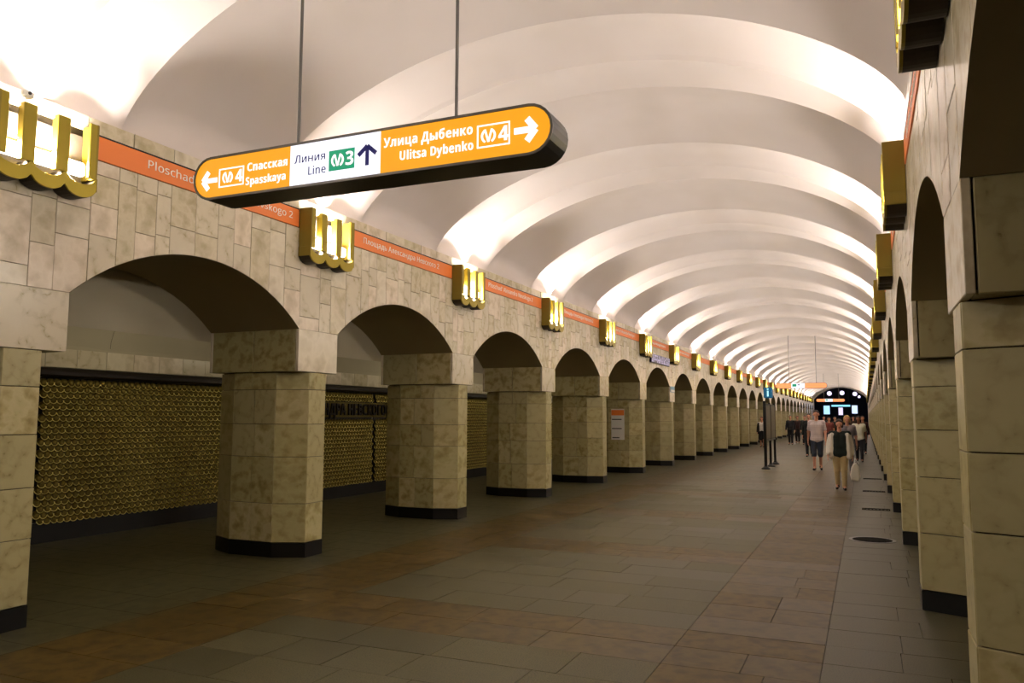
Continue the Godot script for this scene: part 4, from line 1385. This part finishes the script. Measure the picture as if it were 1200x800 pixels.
func make_fittings() -> void:
	# platform lamps behind the arcades
	for side in [-1, 1]:
		for n in range(-1, N1, 1 if side < 0 else 2):
			var dir := -1.0 if side < 0 else 1.0
			var cold: bool = n > 13 and side < 0
			if n > 12 and n % 2: continue
			var o := thing("platform_lamp", "%s tube lamp on the platform side of the %s arcade, behind the %s pylon" % ["bluish" if cold else "white", side_words(side), ORD[maxi(n + 1, 0)]], "lamp", P(face(side, THICK + 0.15), 2.92, zc(side, n)), 0.0, "platform tube lamps")
			var bx := MB.new(); bx.box(Vector3(-dir * 0.045, 0, 0), Vector3(0.08, 0.10, 0.70), 0.01); part("housing", bx, M.white, o)
			var tb := MB.new(); tb.tube(Vector3(dir * 0.03, 0, -0.32), Vector3(dir * 0.03, 0, 0.32), 0.03, 0.03, 10); part("tube", tb, M.tube_cold if cold else M.tube_side, o)
			var li := AreaLight3D.new(); li.name = "tube_light"; li.area_size = Vector2(0.64, 0.1); li.light_color = Color(0.55, 0.68, 1.0) if cold else Color(1.0, 0.95, 0.84)
			li.light_energy = PLAT_E * (7.0 if cold else 1.0 if side < 0 else 0.5); li.area_range = 60; li.shadow_enabled = true
			li.position = Vector3(dir * 0.075, 0.03, 0); li.basis = Basis(Vector3(0, 0, dir), Vector3(-dir * 0.5, 0.866, 0), Vector3(-dir * 0.866, -0.5, 0)); o.add_child(li)
	# station name on the gilded wall
	var xw := face(-1, PLAT) + 0.02
	var ins := thing("wall_inscription", "dark station name in large letters across the gilded wall behind the second arch", "sign", P(xw, 1.775, 12.68))
	var bd := MB.new(); bd.box(Vector3(0.006, 0, 0), Vector3(0.012, 0.31, 4.86), 0.003); part("board", bd, M.gold_dull, ins)
	words("ПЛОЩАДЬ АЛЕКСАНДРА НЕВСКОГО", 0.235, 0.03, M.bronze, ins, Vector3(0.027, 0, 0), PI / 2, "lettering", 4.75, 700, HORIZONTAL_ALIGNMENT_CENTER)
	# notice on the fifth left pylon
	var pz := zc(-1, 4) - 0.325
	var po := thing("notice", "white notice with an orange head taped to the side of a left pylon", "poster", P(-6.745, 0.97, pz))
	var pa := MB.new(); pa.box(Vector3(0, 0.455, 0), Vector3(0.40, 0.91, 0.006), 0.001); part("sheet", pa, M.white, po)
	var ph := MB.new(); ph.box(Vector3(0, 0.80, 0.003), Vector3(0.39, 0.16, 0.003)); part("orange_head", ph, M.orange_band, po)
	for q in [[0.60, 0.30, -0.03], [0.33, 0.30, -0.03], [0.06, 0.22, -0.06]]:
		var ln := MB.new(); ln.box(Vector3(q[2], q[0], 0.0035), Vector3(q[1], 0.028, 0.002)); part("printed_line", ln, M.black, po)
	# wide display on the left wall, and the small blue plate on the next pylon
	var ds := thing("display", "wide violet display panel flat on the left wall between two brass lamps", "display", P(XL + 0.05, 3.34, 25.3))
	var db := MB.new(); db.box(Vector3(0, 0.13, 0), Vector3(0.06, 0.27, 2.5), 0.008); part("casing", db, M.violet, ds)
	var dl := MB.new()
	rng.seed = 31
	for i in 46:
		for j in 4:
			if rng.randf() < 0.5:
				dl.box(Vector3(0.031, 0.04 + j * 0.06, -1.2 + i * 0.053), Vector3(0.004, 0.048, 0.042))
	tag(part("lit_cells", dl, M.violet_pale, ds), "", "", "", "stuff")
	var bp := thing("small_plate", "small light blue and white plate on the capital of a left pylon", "sign", P(XL + 0.012, 2.50, zc(-1, 5) + 0.0))
	var b1 := MB.new(); b1.box(Vector3(0, 0.09, 0), Vector3(0.02, 0.20, 0.6), 0.003); part("plate", b1, M.plate_blue, bp)
	var b2 := MB.new(); b2.box(Vector3(0.011, 0.04, 0), Vector3(0.003, 0.07, 0.56)); part("white_field", b2, M.white, bp)
	# information stand: three posts in a row along the hall with boards between them
	var sx := -2.96
	var ist := thing("information_stand", "black information stand of three posts and boards with a teal sign on top", "stand", P(sx, 0, 28.2))
	for q in [1.45, 0.0, -1.45]:
		var p := MB.new(); p.tube(Vector3(0, 0.03, q), Vector3(0, 2.17 if q > 1 else 2.14, q), 0.05 if q > 1 else 0.04, 0.05 if q > 1 else 0.04, 12)
		part("post", p, M.black, ist)
		var ft := MB.new(); ft.lathe(PackedVector2Array([Vector2(0.14, 0.0), Vector2(0.14, 0.03), Vector2(0.06, 0.09), Vector2(0.05, 0.12), Vector2(0, 0.12)]), Vector3(0, 0, q), 16); part("foot", ft, M.black, ist)
	for q in [0.725, -0.725]:
		var bo := MB.new(); bo.box(Vector3(0.0, 1.50, q), Vector3(0.05, 1.18, 1.34), 0.006); part("board", bo, M.board, ist)
		var sh := MB.new(); sh.box(Vector3(0.03, 1.50, q), Vector3(0.012, 1.08, 1.22), 0.002); part("printed_sheet", sh, M.board_sheet, ist)
		var rl := MB.new(); rl.box(Vector3(0.0, 0.90, q), Vector3(0.06, 0.05, 1.40), 0.006); part("rail", rl, M.black, ist)
	var ib := MB.new(); ib.box(Vector3(0.13, 2.435, 1.45), Vector3(0.26, 0.34, 0.26), 0.02); part("sign_cube", ib, M.teal, ist)
	words("i", 0.24, 0.004, M.teal_ink, ist, Vector3(0.13, 2.43, 1.583), 0, "lettering", 0, 700, HORIZONTAL_ALIGNMENT_CENTER)
	# surveillance camera on the nearest left lamp
	var cc := thing("surveillance_camera", "small white surveillance camera on top of the nearest left brass lamp", "camera", P(-5.88, 4.092, 3.93))
	var c1 := MB.new(); c1.box(Vector3(0, 0.04, 0), Vector3(0.05, 0.05, 0.09), 0.01); part("housing", c1, M.white, cc)
	var c2 := MB.new(); c2.tube(Vector3(0, 0, 0), Vector3(0, 0.02, 0), 0.012, 0.012, 8); part("mount", c2, M.white, cc)
	var c3 := MB.new(); c3.tube(Vector3(0.024, 0.045, 0.0), Vector3(0.034, 0.045, 0.0), 0.014, 0.014, 10); part("lens", c3, M.black, cc)
	# floor fittings
	var mh := thing("manhole_cover", "round bronze floor hatch in the paving near the right arcade", "hatch", P(0.03, 0, 12.0))
	var m1 := MB.new(); m1.lathe(PackedVector2Array([Vector2(0.30, 0.0), Vector2(0.295, 0.006), Vector2(0.26, 0.006), Vector2(0.25, 0.002)]), Vector3.ZERO, 28); part("ring", m1, M.steel, mh)
	var m2 := MB.new(); m2.lathe(PackedVector2Array([Vector2(0.25, 0.003), Vector2(0.0, 0.004)]), Vector3.ZERO, 28)
	for i in 5:
		m2.box(Vector3(-0.16 + i * 0.08, 0.004, 0), Vector3(0.02, 0.006, 0.34), 0.002)
	part("lid", m2, M.iron, mh)
	var gi := 0
	for f in [15.95, 19.8, 23.8]:
		var gr := thing("floor_grate", "narrow dark floor grate beside the right arcade, %s from the camera" % ORD[gi], "grate", P(0.12, 0, f), 0.0, "floor grates along the right arcade")
		gi += 1
		var fr := MB.new()
		for e in [-1.0, 1.0]:
			fr.box(Vector3(0, 0.004, e * 0.11), Vector3(0.46, 0.012, 0.02), 0.002)
			fr.box(Vector3(e * 0.22, 0.004, 0), Vector3(0.02, 0.012, 0.2), 0.002)
		part("frame", fr, M.iron, gr)
		for i in 7:
			var b := MB.new(); b.box(Vector3(-0.18 + i * 0.06, 0.003, 0), Vector3(0.022, 0.008, 0.2)); part("grate_bar", b, M.iron, gr)


func _ready() -> void:
	# camera
	var cam := Camera3D.new()
	cam.name = "camera"
	var yaw := 0.41749; var pit := 0.09395; var rol := 0.0038
	var fwd := Vector3(-sin(yaw) * cos(pit), sin(pit), -cos(yaw) * cos(pit))
	var rt := Vector3(cos(yaw), 0, -sin(yaw))
	var up := rt.cross(fwd)
	var r2 := rt * cos(rol) + up * sin(rol)
	var u2 := -rt * sin(rol) + up * cos(rol)
	cam.transform = Transform3D(Basis(r2, u2, -fwd), Vector3(0, 1.65, 0))
	cam.fov = rad_to_deg(2.0 * atan(400.0 / 930.0))
	cam.near = 0.05
	cam.far = 400.0
	add_child(cam)
	cam.current = true
	# environment: underground, no sky
	var env := Environment.new()
	env.background_mode = Environment.BG_COLOR
	env.background_color = Color.BLACK
	env.tonemap_mode = Environment.TONE_MAPPER_LINEAR
	env.tonemap_exposure = 1.75
	env.sdfgi_enabled = true
	env.ssao_enabled = true
	env.ssil_enabled = true
	var we := WorldEnvironment.new()
	we.name = "environment"
	we.environment = env
	add_child(we)
	make_materials()
	make_shell()
	make_wall(-1)
	make_wall(1)
	make_floor()
	make_arcades()
	gold_panels()
	make_end()
	make_fittings()
	pendant_sign(4.06, "long lit sign hanging in the foreground, orange ends with arrows and a white middle", true, -4.244, -1.552, 3.13, 3.434)
	pendant_sign(39.5, "lit orange and white sign hanging halfway down the hall, second from the camera", false, -3.85, -1.56, 3.0, 3.26)
	pendant_sign(74.0, "pinkish lit sign hanging far down the hall before the dark portal", false, -3.85, -1.55, 3.0, 3.27)
	make_people()
